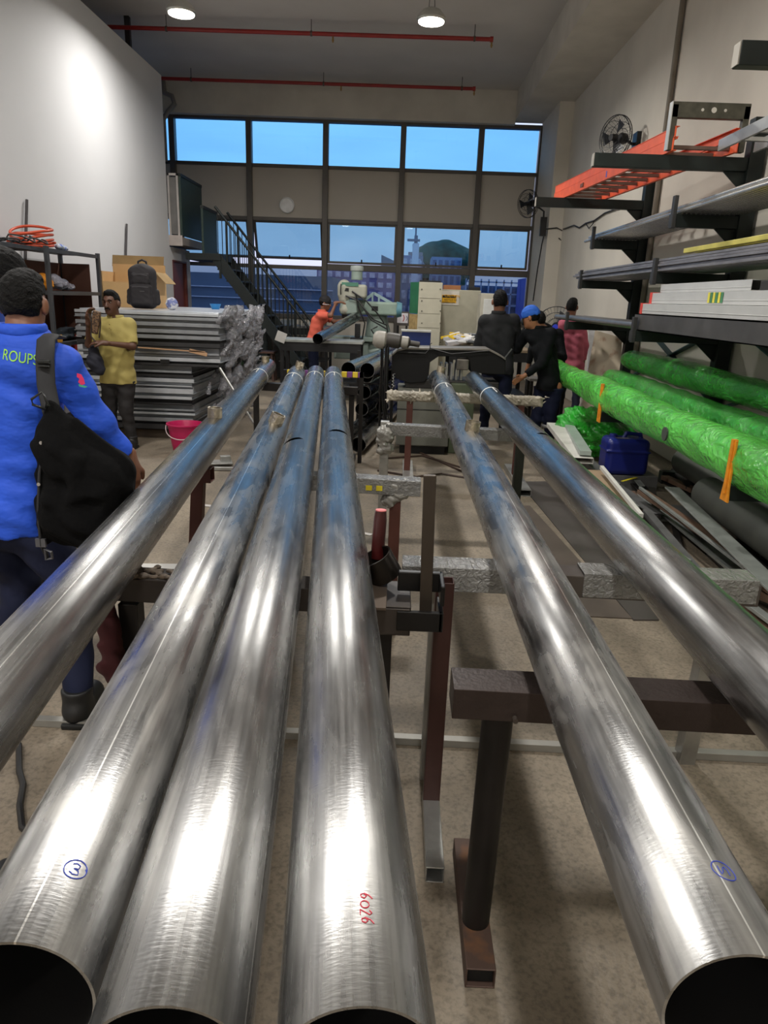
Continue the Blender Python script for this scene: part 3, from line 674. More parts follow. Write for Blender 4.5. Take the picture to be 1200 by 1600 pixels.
# nearest right-hand trestle
t = empty('trestle', (.7, 1.47, 0)); tag(t, 'dark brown steel trestle under the two right pipes, nearest', 'trestle')
obj('crossbar', MB().hollow((.15, 1.45, .788), (1.30, 1.45, .775), .10, .075, .005).box(.15, .153, 1.40, 1.50, .752, .825), dark_steel, t, bev=.004)
obj('screw', MB().cyl((.29, 1.40, .76), (.29, 1.385, .76), .006, n=10), M('screw_dark', (70, 62, 56), metal=.5), t)
for x in (.265, 1.17):
    obj('leg', MB().cyl((x, 1.52 if x < 1 else 1.62, .06 if x < 1 else 0), (x, 1.47, .752), .037, n=20), black_steel, t, smooth=True)
    if x < 1: foot(t, x, 1.37, 1.82, rusty, .075, .06)
# foil-wrapped trestle behind it
t = empty('trestle', (.6, 2.19, 0)); tag(t, 'steel trestle with foil-wrapped crossbar under the two right pipes', 'trestle')
obj('crossbar', MB().hollow((.04, 2.19, .788), (1.19, 2.19, .775), .10, .075, .005), M('worn_bar', (90, 84, 80), rough=.4, metal=.6), t, bev=.006)
for a_, b_ in ((.035, .42), (.62, .90), (1.0, 1.18)):
    obj('foil_wrap', MB().hollow((a_, 2.19, .788), (b_, 2.19, .788), .106, .082, .004), wrap, t, bev=.008)
obj('leg', MB().beam((1.15, 2.36, .0), (1.10, 2.22, .75), .06, .06, (0, 1, 0)), galv, t, bev=.003)
obj('leg', MB().beam((.158, 2.19, .0), (.158, 2.19, .75), .05, .05, (0, 1, 0)), galv, t, bev=.003)
# jig post with clamp between the groups
t = empty('jig_post', (.165, 1.95, 0)); tag(t, 'brown steel post holding a U-shaped bracket beside the red-handled clamp', 'stand')
obj('post', MB().hollow((.165, 2.02, .05), (.165, 2.02, .835), .055, .055, .004, (0, 1, 0)), M('brown_post', (62, 38, 34), rough=.45, metal=.3), t, bev=.003)
obj('foot', MB().hollow((.165, 1.70, .028), (.165, 2.05, .028), .055, .055, .004).mat(0), galv, t, bev=.002)
obj('bracket', MB().box(.02, .15, 1.93, 1.95, .83, .89).box(.14, .152, 1.83, 1.95, .83, .89).box(.02, .15, 1.83, 1.845, .75, .81).box(.138, .152, 1.83, 1.95, .75, .81), M('black_bracket', (24, 23, 23), rough=.35, metal=.5), t, bev=.003)
obj('flat_bar', MB().beam((.105, 1.90, .74), (.093, 1.86, 1.20), .035, .012, (0, 1, 0)), M('flat_bar_m', (70, 62, 54), rough=.45, metal=.6), t, bev=.002)
# left group's main trestle
t = empty('trestle', (-.4, 2.0, 0)); tag(t, 'black steel trestle under the four left pipes, nearest', 'trestle')
obj('crossbar', MB().hollow((-.98, 2.0, .788), (.03, 2.0, .775), .10, .075, .005), M('dark_bar', (44, 38, 34), rough=.6, metal=.4), t, bev=.004)
bur = SDF((-.9, 1.94, .80), (-.5, 2.06, .87), .005)
for k in range(60): bur.ell((random.uniform(-.86, -.62), random.uniform(1.955, 2.045), .826+random.uniform(-.004, .006)), (.012, .009, .007), k=.006, pad=.02)
obj('tape_remains', bur.mesh(), M('burnt_tape', (84, 72, 60), rough=.7, var=.5, ns=60), t)
obj('end_block', MB().hollow((.0, 1.84, .775), (.0, 2.03, .775), .12, .09, .005).box(-.058, .058, 1.835, 1.845, .735, .815), M('block_steel', (62, 56, 52), rough=.45, metal=.5), t, bev=.003)
for x in (-.80, -.02):
    obj('leg', MB().beam((x, 2.0, .0), (x, 2.0, .73), .06, .06, (0, 1, 0)), black_steel, t, bev=.003); foot(t, x, 1.8, 2.3, black_steel)
tag(obj('red_rag', (lambda s: (s.cone((-.85, 1.93, .74), (-.83, 1.91, .55), .028, .036).cone((-.83, 1.91, .55), (-.80, 1.91, .45), .036, .012).wrinkle(.006, (60, 50, 40)), s.mesh())[-1])(SDF((-.98, 1.78, .33), (-.72, 2.0, .80), .007)), M('dark_red_cloth', (56, 12, 16), rough=.95), smooth='full'), 'dark red rag hanging below the black trestle', 'rag')
# clamp with the red handle sitting on a drilled plate
t = empty('pipe_clamp', (-.045, 1.92, .83)); tag(t, 'short tube clamp with a red round handle on a drilled plate', 'clamp')
obj('base_plate', MB().box(-.13, -.01, 1.80, 1.98, .825, .833), M('plate_m', (92, 80, 70), rough=.5, metal=.6), t, bev=.001)
obj('plate_hole', MB().cyl((-.055, 1.85, .8325), (-.055, 1.85, .8345), .008, n=14), M('hole_black', (8, 8, 8)), t)
cc = V((-.035, 1.99, .885)); ax = V((-.48, -.12, .87)).normalized()
obj('tube_collar', MB().tube(cc-ax*.04, cc+ax*.035, .052, .005, 28), M('collar_m', (52, 48, 44), rough=.3, metal=.8), t, smooth=True)
obj('handle', MB().lathe([(.020, 0), (.020, .12), (.017, .15)], (-.045, 2.04, .89), 18, (.04, .02, 1)), M('red_handle', (58, 13, 13), rough=.4, var=.3, ns=12), t, smooth=True)
obj('handle_cap', MB().cyl((-.0385, 2.043, 1.04), (-.0384, 2.0432, 1.043), .0165, n=18), M('pink_cap', (215, 120, 120), rough=.5), t)
# T trestle with wrapped head
t = empty('trestle', (-.5, 3.36, 0)); tag(t, 'T-headed trestle with crinkled foil tape, its end right of the left group', 'trestle')
obj('crossbar', MB().hollow((-.66, 3.365, .788), (.125, 3.365, .775), .10, .075, .005), wrap, t, bev=.008)
obj('wrap_knot', (lambda s: ([s.ell((random.uniform(-.03, .06), 3.365+random.uniform(-.03, .03), .74+random.uniform(-.07, .06)), (.03, .03, .022), k=.03, pad=.03) for _ in range(14)], s.wrinkle(.006, (80, 70, 95)), s.mesh())[-1])(SDF((-.1, 3.28, .6), (.14, 3.46, .87), .008)), wrap2, t, smooth='full')
obj('sticker', MB().box(-.14, -.11, 3.312, 3.314, .76, .785).box(-.09, -.06, 3.312, 3.314, .76, .785), M('yellow_sticker', (215, 195, 40)), t)
for x in (0.005, -.60):
    obj('leg', MB().beam((x, 3.365, .05), (x, 3.365, .73), .055, .055, (0, 1, 0)), brown_steel, t, bev=.003)
    if x > -.1: foot(t, x, 3.3, 3.7, brown_steel)
t = empty('pipe_stand', (-.99, 3.4, 0)); tag(t, 'red-brown single-leg stand under the leftmost pipe', 'stand')
obj('head', MB().hollow((-1.0, 3.38, .79), (-.90, 3.38, .79), .08, .07, .004), brown_steel, t, bev=.003)
obj('leg', MB().beam((-1.03, 3.38, .0), (-.97, 3.38, .755), .06, .06, (0, 1, 0)), brown_steel, t, bev=.003)
obj('foot', MB().box(-1.16, -.86, 3.25, 3.55, 0, .008), brown_steel, t)
# fourth: wrapped bar with post
t = empty('trestle', (.4, 4.86, 0)); tag(t, 'trestle with a foil-wrapped bar and corner post, behind the T-headed one', 'trestle')
obj('crossbar', MB().hollow((-.08, 4.88, .788), (.93, 4.88, .775), .10, .075, .005), wrap, t, bev=.008)
obj('leg', MB().beam((-.085, 4.88, .0), (-.085, 4.88, .84), .06, .06, (0, 1, 0)), galv, t, bev=.003)
obj('leg', MB().beam((.86, 4.88, .0), (.86, 4.88, .73), .06, .06, (0, 1, 0)), M('green_black', (34, 40, 34), rough=.5), t, bev=.003)
obj('wrap_knot', (lambda s: ([s.ell((-.085+random.uniform(-.03, .03), 4.85+random.uniform(-.03, .03), .74+random.uniform(-.12, .1)), (.03, .03, .026), k=.03, pad=.03) for _ in range(16)], s.wrinkle(.006, (80, 70, 95)), s.mesh())[-1])(SDF((-.2, 4.75, .55), (.04, 5.0, .92), .009)), wrap2, t, smooth='full')
# far: fluffy wrapped bar
t = empty('trestle', (.6, 6.75, 0)); tag(t, 'farthest trestle, its bar wrapped in ragged pale film, below the pipe ends', 'trestle')
fb = SDF((-.2, 6.62, .66), (1.45, 6.88, .9), .008)
fb.box((.62, 6.75, .775), (.73, .045, .045), rr=.02)
for k in range(130): q0 = V((random.choice((random.uniform(-.12, .25), random.uniform(-.1, 1.36), random.uniform(1.05, 1.38))), 6.75+random.uniform(-.05, .05), .775+random.uniform(-.05, .05))); fb.cone(q0, q0+V((random.uniform(-.04, .04), random.uniform(-.02, .02), random.uniform(-.03, .03))), .009, .004, k=.012, pad=.03)
fb.wrinkle(.003, (90, 80, 100))
obj('crossbar', fb.mesh(), film('ragged_wrap', (146, 138, 122), .4, 1, bs=30, dist=.01), t, smooth='full')
for x in (.11, 1.16):
    obj('leg', MB().beam((x, 6.75, .05), (x, 6.75, .73), .06, .06, (0, 1, 0)), brown_steel, t, bev=.003)
    obj('foot', MB().hollow((x+.01, 6.15, .032), (x+.01, 7.2, .032), .10, .06, .005), galv, t, bev=.002)
# stand at the far end of the left group, with yellow and purple tape
t = empty('trestle', (-.9, 7.0, 0)); tag(t, 'trestle with yellow and purple taped bar at the far pipe ends', 'trestle')
obj('crossbar', MB().hollow((-1.43, 6.98, .788), (-.40, 6.98, .775), .10, .075, .005), black_steel, t, bev=.004)
tp = MB()
for k in range(14): tp.mat(k % 2).box(-1.13+k*.055, -1.08+k*.055, 7.21, 7.27, .88, .93)
obj('taped_bar', tp, [M('tape_yellow', (205, 180, 50), rough=.5), M('tape_purple', (110, 60, 120), rough=.5)], t)
for q in (-.38, -1.15): obj('upright', MB().box(q-.02, q+.02, 7.21, 7.27, 0, .93), black_steel, t)
for x in (-1.40, -.46):
    obj('leg', MB().beam((x, 6.98, .0), (x, 6.98, .73), .05, .05, (0, 1, 0)), black_steel, t, bev=.003); foot(t, x, 6.7, 7.4, black_steel)
# pipe rests that carry the slanting bundle
t = empty('pipe_rest', (-.1, 8.9, 0)); tag(t, 'low black steel rest carrying the slanting pipe bundle', 'stand')
for q in (1.25, 3.9):
    c0 = V((-.575, 8.05, 0))+bD*q
    obj('upright', MB().beam(c0-bN*.115, c0-bN*.115+V((0, 0, 1.0)), .04, .04), black_steel, t)
    obj('upright', MB().beam(c0+bN*.33, c0+bN*.33+V((0, 0, 1.0)), .04, .04), black_steel, t)
    for k in range(5): obj('rest_bar', MB().beam(c0-bN*.095+V((0, 0, .02+.19*k)), c0+bN*.31+V((0, 0, .02+.19*k)), .05, .02), black_steel, t)
# long flat strip across the floor and near floor objects
tag(obj('floor_strip', MB().hollow((-1.75, 2.40, .016), (1.9, 2.375, .016), .035, .03, .003), M('strip_galv', (150, 148, 142), rough=.45, metal=.5), bev=.002), 'thin galvanised channel lying across the floor under all pipes', 'channel')
tag(obj('floor_cable', MB().path([(-1.36, 2.25, .012), (-1.28, 2.1, .012), (-1.23, 2.03, .012), (-1.19, 1.93, .012), (-1.13, 1.83, .012), (-1.03, 1.76, .012), (-.9, 1.6, .012), (-.5, 1.25, .012), (-.2, 1.15, .012), (.2, 1.1, .012)], .011, 8), cab, smooth=True), 'black cable on the floor at the lower left', 'cable')
sh = SDF((-1.35, 1.30, -.02), (-.85, 1.78, .2), .008)
sh.cone((-1.12, 1.35, .05), (-1.05, 1.60, .05), .05, .045).ell((-1.10, 1.42, .08), (.05, .08, .06)).plane((0, 0, .0), (0, 0, -1)); sh.wrinkle(.003, (50, 40, 60))
tag(obj('work_glove', sh.mesh(), M('black_glove', (30, 30, 32), rough=.7), smooth='full'), 'crumpled black glove on the floor at the lower left edge', 'glove')
# ================================================================== right-hand cantilever rack
rk = M('rack_black_green', (26, 34, 32), rough=.5, metal=.2, var=.3, ns=5)
rkd = M('rack_face', (58, 58, 58), rough=.5, metal=.3, var=.25, ns=5)
orange_p = M('orange_paint', (222, 140, 30), rough=.5, var=.2, ns=25)
pale_end = M('worn_end', (170, 165, 155), rough=.6)
t = empty('cantilever_rack', (2.95, 6.9, 0)); tag(t, 'tall black cantilever rack along the right wall, holding bars and ladders', 'rack')
CY = (1.3, 4.1, 6.9, 9.7)
LV = ((2.88, 1.62, .11), (2.41, 2.37, .11), (1.92, 2.27, .10), (1.40, 2.15, .10), (.63, 1.95, .09))   # arm centre height, tip X, arm height
for y in CY:
    obj('column', MB().box(2.95, 3.08, y-.06, y+.06, 0, 3.25), rk, t, bev=.004)
    obj('column_foot', MB().box(2.62, 3.08, y-.05, y+.05, 0, .12), rk, t, bev=.004)
    for k, (z, x, h) in enumerate(LV):
        a = MB().box(x, 2.97, y-.04, y+.04, z-h/2, z+h/2)
        a.prism([(2.97, z-h/2), (2.97, z-h/2-.18), (2.76, z-h/2)], (0, y+.012, 0), (1, 0, 0), (0, 0, 1), .024)
        ar = obj('arm', a, rk, t, bev=.004)
        obj('arm_cap', MB().box(x-.006, x, y-.036, y+.036, z-h/2+.004, z+h/2-.004), pale_end if k == 0 else rkd, ar)
        if 0 < k < 4: obj('end_stop', MB().box(x-.004, x+.03, y-.045, y+.02, z-h/2-.01, z+h/2+(.15 if k == 1 else .12)), rkd, ar, bev=.003)
        if k == 4:
            obj('end_stop', MB().prism([(-.05, 0), (.05, 0), (.035, .1), (.03, .36), (.0, .36), (-.03, .12)], (x-.01, y-.04, z-h/2), (0, -1, 0), (0, 0, 1), .012).box(x-.03, x-.0, y-.055, y-.025, z, z+.32), orange_p, ar, bev=.002)
for y0, y1 in ((4.1, 6.9), (6.9, 9.7)):
    for s_ in (0, 1):
        obj('brace', MB().beam((3.07, y0 if s_ else y1, .75), (3.07, y1 if s_ else y0, 1.55), .012, .07, (1, 0, 0)), M('teal_brace', (40, 78, 84), rough=.5), t)
# conduits on the second level (10 cm wide bundles of bright tubes)
bright = M('bright_tube', (205, 203, 198), rough=.25, metal=.75, var=.12)
bar0 = None; r = .0195; n = 0
for layer in range(2):
    for k in range(13-layer):
        x = 2.42+r+.0425*k+layer*r; z = 2.465+r+.002+layer*.0375; y0 = 1.2+.02*random.random(); y1 = 10.05+random.uniform(-.12, .2)
        if bar0 is None:
            bar0 = obj('round_tube', MB().tube((x, 0, z), (x, 8.9, z), r, .002, 12), bright, loc=(x, 0, z), smooth=True); b_ = bar0
        else: b_ = bar0.copy(); COL.objects.link(b_)
        b_.location = (x, 1.2+random.uniform(-.03, .25) if y0 else 0, z-r+r)
        tag(b_, 'bright round steel tube on the rack level below the orange ladder', 'tube', 'bright tubes on the second rack level')
# dark flat bars on the third level
fb0 = None; fm = M('dark_flat', (132, 130, 134), rough=.4, metal=.35, var=.2)
for layer in range(5):
    for k in range(7-(layer > 2)*2):
        x = 2.34+.075*k+random.uniform(-.004, .004); z = 1.985+layer*.021
        L = 8.6
        if fb0 is None: fb0 = obj('angle_bar', MB().box(x-.03, x+.03, 0, L, z-.0095, z+.0095), fm, loc=(x, 0, z), bev=.002); b_ = fb0
        else: b_ = fb0.copy(); COL.objects.link(b_)
        b_.location = (x, 1.25+random.uniform(0, .45), z); b_.rotation_euler = (0, 0, random.uniform(-.004, .004))
        tag(b_, 'dark flat steel bar on the middle rack level', 'bar', 'flat bars on the middle rack level')
for k in range(9):
    x = 2.33+.07*k
    mb = MB().box(x-.022, x+.022, 1.3, 6.35+random.uniform(-.2, .15), 2.098, 2.135)
    tag(obj('wrapped_bar', mb, M('yellow_wrap', (190, 180, 90), rough=.4, var=.3, ns=5) if k < 3 else M('olive_bar', (62, 62, 42), rough=.5, var=.4, ns=20), bev=.004), 'yellow film-wrapped bar on top of the flat bars' if k < 3 else 'dark olive bar end on top of the flat bars', 'bar', 'yellow wrapped bars' if k < 3 else 'dark olive bars')
# tubes and the large channel on the fourth level
gt = M('grey_tube', (128, 126, 126), rough=.35, metal=.7, var=.15)
for k in range(5):
    x = 2.235+.075*k
    tag(obj('grey_tube', MB().tube((x, 7.08, 1.49), (x, 10.7-.1*k, 1.49), .034, .003, 16), gt, smooth=True), 'grey round tube on the fourth rack level behind the channel end', 'tube', 'grey tubes behind the large channel')
ch = MB(); cx = 2.20
ch.box(cx, cx+.008, 1.2, 7.02, 1.452, 1.60).box(cx, cx+.12, 1.2, 7.02, 1.452, 1.46).box(cx, cx+.12, 1.2, 7.02, 1.592, 1.60)
tag(obj('steel_channel', ch, M('channel_grey', (98, 96, 95), rough=.45, metal=.6, var=.2, ns=4)), 'large grey steel channel along the front of the fourth rack level', 'channel')
def alubox(x, y0, y1, z0, z1, w, label, end=None, patch=None):
    t = empty('aluminium_profile', (x, y0, z0)); tag(t, label, 'aluminium profile')
    obj('profile', MB().hollow((x, y0, (z0+z1)/2), (x, y1, (z0+z1)/2), w, z1-z0, .004).box(x-w/2-.003, x-w/2, y0, y1, z0+(z1-z0)*.30, z0+(z1-z0)*.36), M('white_alu', (205, 205, 202), rough=.35, metal=.25, var=.05), t, bev=.003)
    if end: obj('end_plug', MB().box(x-w/2-.006, x+w/2+.004, y1, y1+.05, z0-.01, z1+.006), M('red_plug', (215, 70, 60), rough=.5), t)
    if patch:
        p = MB()
        for q in range(6): p.mat(q % 2).box(x-w/2-.005, x-w/2-.0031, patch+q*.045, patch+q*.045+.035, z0+.012, z1-.006)
        obj('sticker', p, [M('sticker_green', (70, 130, 90)), M('sticker_yellow', (220, 210, 80))], t)
    return t
alubox(2.29, 1.25, 6.86, 1.603, 1.69, .16, 'white aluminium profile with red end plug, directly on the channel', end=1)
alubox(2.345, 1.25, 6.80, 1.694, 1.785, .16, 'white aluminium profile with yellow and green stickers', end=1, patch=5.3)
alubox(2.40, 5.05, 6.80, 1.79, 1.862, .14, 'white aluminium profile, topmost of three under the flat bars')
tag(obj('panel_box', MB().box(2.34, 2.50, 3.4, 4.95, 1.789, 1.85), M('dark_box', (40, 38, 36)), bev=.003), 'thin dark panel lying on the white aluminium profiles', 'panel')
# orange ladder on the top level
t = empty('ladder', (2.1, 6.6, 2.95)); tag(t, 'orange fibreglass ladder lying across the top rack arms', 'ladder')
orl = M('orange_fibreglass', (226, 96, 58), rough=.45, var=.1, ns=10)
zt = 2.942
def lx(y, x1, x0): return x0+(x1-x0)*(y-6.72)/(10.15-6.72)     # rails run slightly askew
for s_, (x0_, x1_) in ((1, (2.24, 1.93)), (-1, (2.78, 2.47))):
    m = MB()
    for (w0, w1, z0_, z1_) in ((-.004, .004, 0, .10), (0, .03, 0, .008), (0, .03, .092, .10), (.004, .01, .104, .19), (.0, .035, .104, .11), (.0, .035, .185, .19)):
        m.hexa([V(((x1_ if y > 8 else x0_)+s_*w, y, zt+z)) for z in (z0_, z1_) for y in (6.72, 10.15) for w in (w0, w1)])
    obj('rail', m, orl, t)
for q in range(12):
    y = 6.85+q*.28; obj('rung', MB().box(lx(y, 1.93, 2.24)+.004, lx(y, 2.47, 2.78)-.004, y-.02, y+.02, zt+.035, zt+.065), M('rung_alu', (120, 98, 88), rough=.5, metal=.4), t, bev=.003)
obj('label_sticker', MB().box(2.095, 2.125, 8.25, 8.42, zt+.02, zt+.08), M('blue_sticker', (60, 90, 180)), t)
obj('label_sticker', MB().box(2.02, 2.05, 8.98, 9.2, zt+.03, zt+.07), M('faded_print', (120, 70, 50)), t)
t = empty('ladder', (2.75, 5.5, 2.95)); tag(t, 'grey aluminium ladder lying beside the orange one, near the wall', 'ladder')
al = M('ladder_alu', (185, 185, 182), rough=.35, metal=.6, var=.12)
for x in (2.62, 2.92): obj('rail', MB().box(x-.012, x+.012, 2.2, 6.7, zt, zt+.09), al, t, bev=.003)
for q in range(14): obj('rung', MB().box(2.632, 2.908, 2.5+q*.3, 2.54+q*.3, zt+.03, zt+.06), al, t)
# portal-shaped frame standing on the ladder
t = empty('portal_bracket', (2.45, 6.75, 2.95)); tag(t, 'rectangular steel frame with three holes standing on the orange ladder', 'frame')
fr = MB(); a0 = PY(1028, 288, 6.78); a1 = PY(1038, 172, 6.78); a2 = PY(1158, 176, 6.78); a3 = PY(1140, 288, 6.78)
zb_ = 2.95
fr.hexa([(x, y, z) for z in (zb_, 3.30) for y in (6.74, 6.80) for x in (2.20, 2.25)])
fr.hexa([(x, y, z) for z in (zb_, 3.30) for y in (6.74, 6.80) for x in (2.80, 2.85)])
fr.box(2.20, 2.85, 6.74, 6.80, 3.20, 3.32)
obj('frame_body', fr, M('frame_dark', (84, 82, 72), rough=.5, metal=.4, var=.3, ns=12), t, bev=.003)
obj('end_plate', MB().box(2.192, 2.20, 6.735, 6.805, zb_, 3.32), M('alu_edge', (205, 205, 200), rough=.4, metal=.4), t)
for x, r_ in ((2.45, .012), (2.545, .022), (2.64, .012)): obj('hole', MB().cyl((x, 6.738, 3.262), (x, 6.74, 3.262), r_, n=16), M('hole_white', (205, 200, 190)), t)
# green film-wrapped rolls on the lowest arms
gf = film('green_film', (104, 216, 84), .13, .93, bs=15, dist=.035)
gf2 = film('green_film_dark', (66, 176, 60), .15, .93, bs=14, dist=.035)
def roll(p0, p1, r, label, m, seed, hole=None, belly=0):
    p0, p1 = V(p0), V(p1); d = (p1-p0); L = d.length; x, dd, z = frame(d); NS, NR = 150, 40; vs = []
    rnd = np.random.RandomState(seed); ph = rnd.rand(12)*6.28; fq = rnd.uniform(3, 16, 12)
    for i in range(NS+1):
        s_ = i/NS; y = s_*L; end = min(1, min(s_, 1-s_)*22+.02); end = math.sqrt(max(0, 1-(1-end)**2))
        for k in range(NR):
            a = 2*PI*k/NR
            w = sum(math.sin(fq[q]*y+(q % 4+1)*a+ph[q]+1.5*math.sin(y*2+q)) for q in range(12))/12
            fold = abs(math.sin(3*a+y*5+math.sin(y*3)*2+seed))**.5
            rr = r*(1+.10*w-.05*fold+.07*math.sin(y*1.9+seed))*end
            c = p0+dd*y; vs.append(c+x*(rr*1.08*math.cos(a))+z*(rr*math.sin(a)*(1+belly*(math.sin(a) < 0)*.35*math.sin(PI*s_))))
    fs = [(i*NR+k, i*NR+(k+1) % NR, (i+1)*NR+(k+1) % NR, (i+1)*NR+k) for i in range(NS) for k in range(NR)]
    fs += [tuple(range(NR)), tuple(NS*NR+k for k in range(NR))]
    t = empty('wrapped_roll', p0); tag(t, label, 'roll')
    obj('film_wrap', (vs, fs), m, t, smooth='full')
    return t
t = roll((2.08, 1.0, .82), (2.06, 10.0, .83), .135, 'bright green film-wrapped roll at the front of the lowest arms', gf, 3, belly=1)
c = PX(1040, 678, 1.94); obj('tear', MB().cyl((c.x-.012, c.y, c.z), (c.x+.0, c.y, c.z), .05, n=14), M('tear_dark', (60, 66, 60), rough=.8), t)
roll((2.60, 1.0, .83), (2.55, 8.9, .83), .125, 'darker green wrapped roll between the steel tubes and the back roll', gf2, 8)
roll((2.80, 1.0, 1.03), (2.74, 8.9, 1.06), .125, 'green wrapped roll lying highest against the rack columns', gf2, 15)
for k, (x, z) in enumerate(((2.265, .715), (2.325, .715), (2.385, .715), (2.295, .768), (2.355, .768), (2.325, .821))):
    tag(obj('steel_tube', MB().tube((x, 1.2, z), (x, 9.9-.25*k, z), .028, .003, 16), M('blue_grey_tube', (112, 116, 130), rough=.28, metal=.8, var=.12), smooth=True), 'blue-grey tube lying between the front and middle green rolls', 'tube', 'blue-grey tubes between the green rolls')
for k in range(2): obj('tube_label', MB().tube((2.325, 6.0-.9*k, .821), (2.325, 6.2-.9*k, .821), .0287, .0005, 16), tape_m, bpy.data.objects['steel_tube.005']) if False else None
# table leg stand under the roll end
t = empty('roll_stand', (2.0, 9.9, 0)); tag(t, 'small black table stand under the far end of the front green roll', 'stand')
obj('table_top', MB().box(1.78, 2.3, 9.86, 10.2, .64, .675), M('stand_grey', (96, 92, 88), rough=.6), t, bev=.003)
for q in ((1.82, 9.9), (2.26, 9.9), (1.82, 10.15), (2.26, 10.15)): obj('leg', MB().box(q[0]-.02, q[0]+.02, q[1]-.02, q[1]+.02, 0, .64), black_steel, t)
# leaning board and white panels by the pink worker
b_ = MB().hexa([PY(px, py, Y) for (px, py, Y) in ((905, 655, 10.35), (968, 655, 9.85), (905, 655, 10.4), (968, 655, 9.9), (930, 516, 10.45), (972, 528, 10.0), (930, 516, 10.5), (972, 528, 10.05))])
tag(obj('leaning_board', b_, M('stained_board', (196, 180, 158), rough=.7, col2=(150, 96, 70), thr=(.55, .75), ns=5)), 'stained pale board leaning on the right wall behind the green rolls', 'board')
tag(obj('white_board', MB().beam(PY(922, 650, 11.3), PY(926, 512, 11.45), .12, .04, (0, 1, 0)), M('white_panel', (205, 208, 210), rough=.5)), 'narrow white panel upright beside the pink-shirted worker', 'panel')
# ================================================================== scrap under the rack
def scrap(name, p0, p1, w, h, m, label, cat='offcut', up=(0, 0, 1), hol=False, grp=None):
    mb = MB(); (mb.hollow(p0, p1, w, h, .003, up) if hol else mb.beam(p0, p1, w, h, up))
    o = obj(name, mb, m, bev=.0015); tag(o, label, cat, grp); return o
mg = M('scrap_galv', (160, 164, 160), rough=.4, metal=.55, var=.2, ns=8); mw = M('scrap_white', (206, 204, 198), rough=.5, var=.1)
mbn = M('scrap_brown', (112, 88, 72), rough=.55, metal=.3, var=.3, ns=5); mgr = M('scrap_grey', (104, 104, 104), rough=.5, metal=.4, var=.25)
a = PZ(1050, 762, .30); b = PZ(1260, 965, .30)
scrap('galvanised_angle', a, b, .11, .012, mg, 'broad galvanised strip lying slanted over the scrap, longest')
a = PZ(1003, 768, .20); b = PZ(1185, 890, .20)
scrap('brown_channel', a, b, .085, .03, mbn, 'brown steel channel on the scrap below the galvanised strip')
a = PZ(1000, 762, .235); b = PZ(1165, 888, .235)
scrap('grey_angle', a, b, .022, .02, mg, 'narrow grey angle along the edge of the brown channel')
a = PZ(940, 730, .34); b = PZ(1002, 806, .30)
scrap('white_trim', a, b, .03, .03, mw, 'thin white trim strip beside the blue jerrycan')
a = PZ(925, 735, .27); b = PZ(985, 800, .24)
scrap('brown_board', a, b, .16, .012, M('brown_board_m', (150, 128, 104), rough=.7), 'light brown strip of board under the white trim')
a = PZ(866, 664, .34); b = PZ(912, 720, .34)
scrap('white_box_profile', a, b, .17, .05, mw, 'flat white profile at the far end of the scrap pile', hol=True)
a = PZ(882, 654, .36); b = PZ(915, 708, .40)
scrap('pale_channel', a, b, .10, .04, M('pale_green_channel', (170, 182, 176), rough=.4, metal=.3), 'pale channel beside the flat white profile')
a = PZ(912, 716, .25); b = PZ(960, 760, .22)
scrap('grey_box_profile', a, b, .10, .05, mgr, 'short grey box profile between white profile and jerrycan', hol=True)
tag(obj('yellow_rule', MB().beam(PZ(972, 752, .13), PZ(1016, 740, .13), .025, .004), M('yellow_rule_m', (205, 190, 40), rough=.5)), 'yellow folding rule piece in front of the blue jerrycan', 'ruler')
for k, (pa, pb, z, w, m) in enumerate((((1010, 800), (1120, 930), .13, .06, mgr), ((1025, 790), (1160, 900), .09, .09, mg), ((985, 770), (1090, 905), .07, .07, mbn), ((1075, 820), (1230, 930), .06, .10, mgr), ((1000, 830), (1075, 880), .16, .05, mg), ((1040, 830), (1100, 935), .10, .03, mw), ((1090, 770), (1240, 860), .10, .08, mgr), ((960, 770), (1030, 850), .12, .06, mgr), ((1120, 900), (1230, 1010), .12, .07, mbn), ((1150, 930), (1225, 985), .18, .05, mg), ((1110, 930), (1190, 1000), .05, .06, mbn), ((1060, 770), (1150, 850), .16, .04, mbn))):
    scrap('metal_offcut', PZ(*pa, z), PZ(*pb, z*.8), w, .02 if k % 2 else .04, m, 'metal offcut in the loose heap under the rack', grp='metal offcuts in the heap under the rack')
random.seed(33); om = [mgr, mbn, M('scrap_shaded', (50, 46, 44), rough=.5, metal=.4), M('scrap_shaded', (50, 46, 44)), M('scrap_deep_shade', (28, 27, 27), rough=.6), mg]  # extra scrap; its dark tones also stand in for shade under the rack
for k in range(46):
    x = random.uniform(1.62, 2.75); y = random.uniform(2.6, 6.7); a = random.gauss(0, .22); L = random.uniform(.25, 1.1); zz = random.uniform(.03, .13); w = random.uniform(.03, .13)
    d_ = V((math.sin(a), math.cos(a), random.uniform(-.03, .03))); p_ = V((x, y, zz))
    scrap('metal_offcut', p_-d_*L/2, p_+d_*L/2, w, random.choice((.008, .02, .04)), om[k % 6], 'metal offcut in the loose heap under the rack', grp='metal offcuts in the heap under the rack', hol=(k % 3 == 0))
tag(obj('large_grey_pipe', MB().tube((2.28, 1.0, .30), (2.42, 5.35, .30), .13, .006, 36), M('grey_pvc', (78, 80, 74), rough=.55, var=.15), smooth=True), 'thick dull grey pipe lying under the front green roll', 'pipe')
tag(obj('large_grey_pipe', MB().tube((2.68, 1.0, .29), (2.72, 6.6, .29), .13, .006, 36), M('grey_pvc', (78, 80, 74)), smooth=True), 'second thick grey pipe, in the shade against the rack feet', 'pipe')
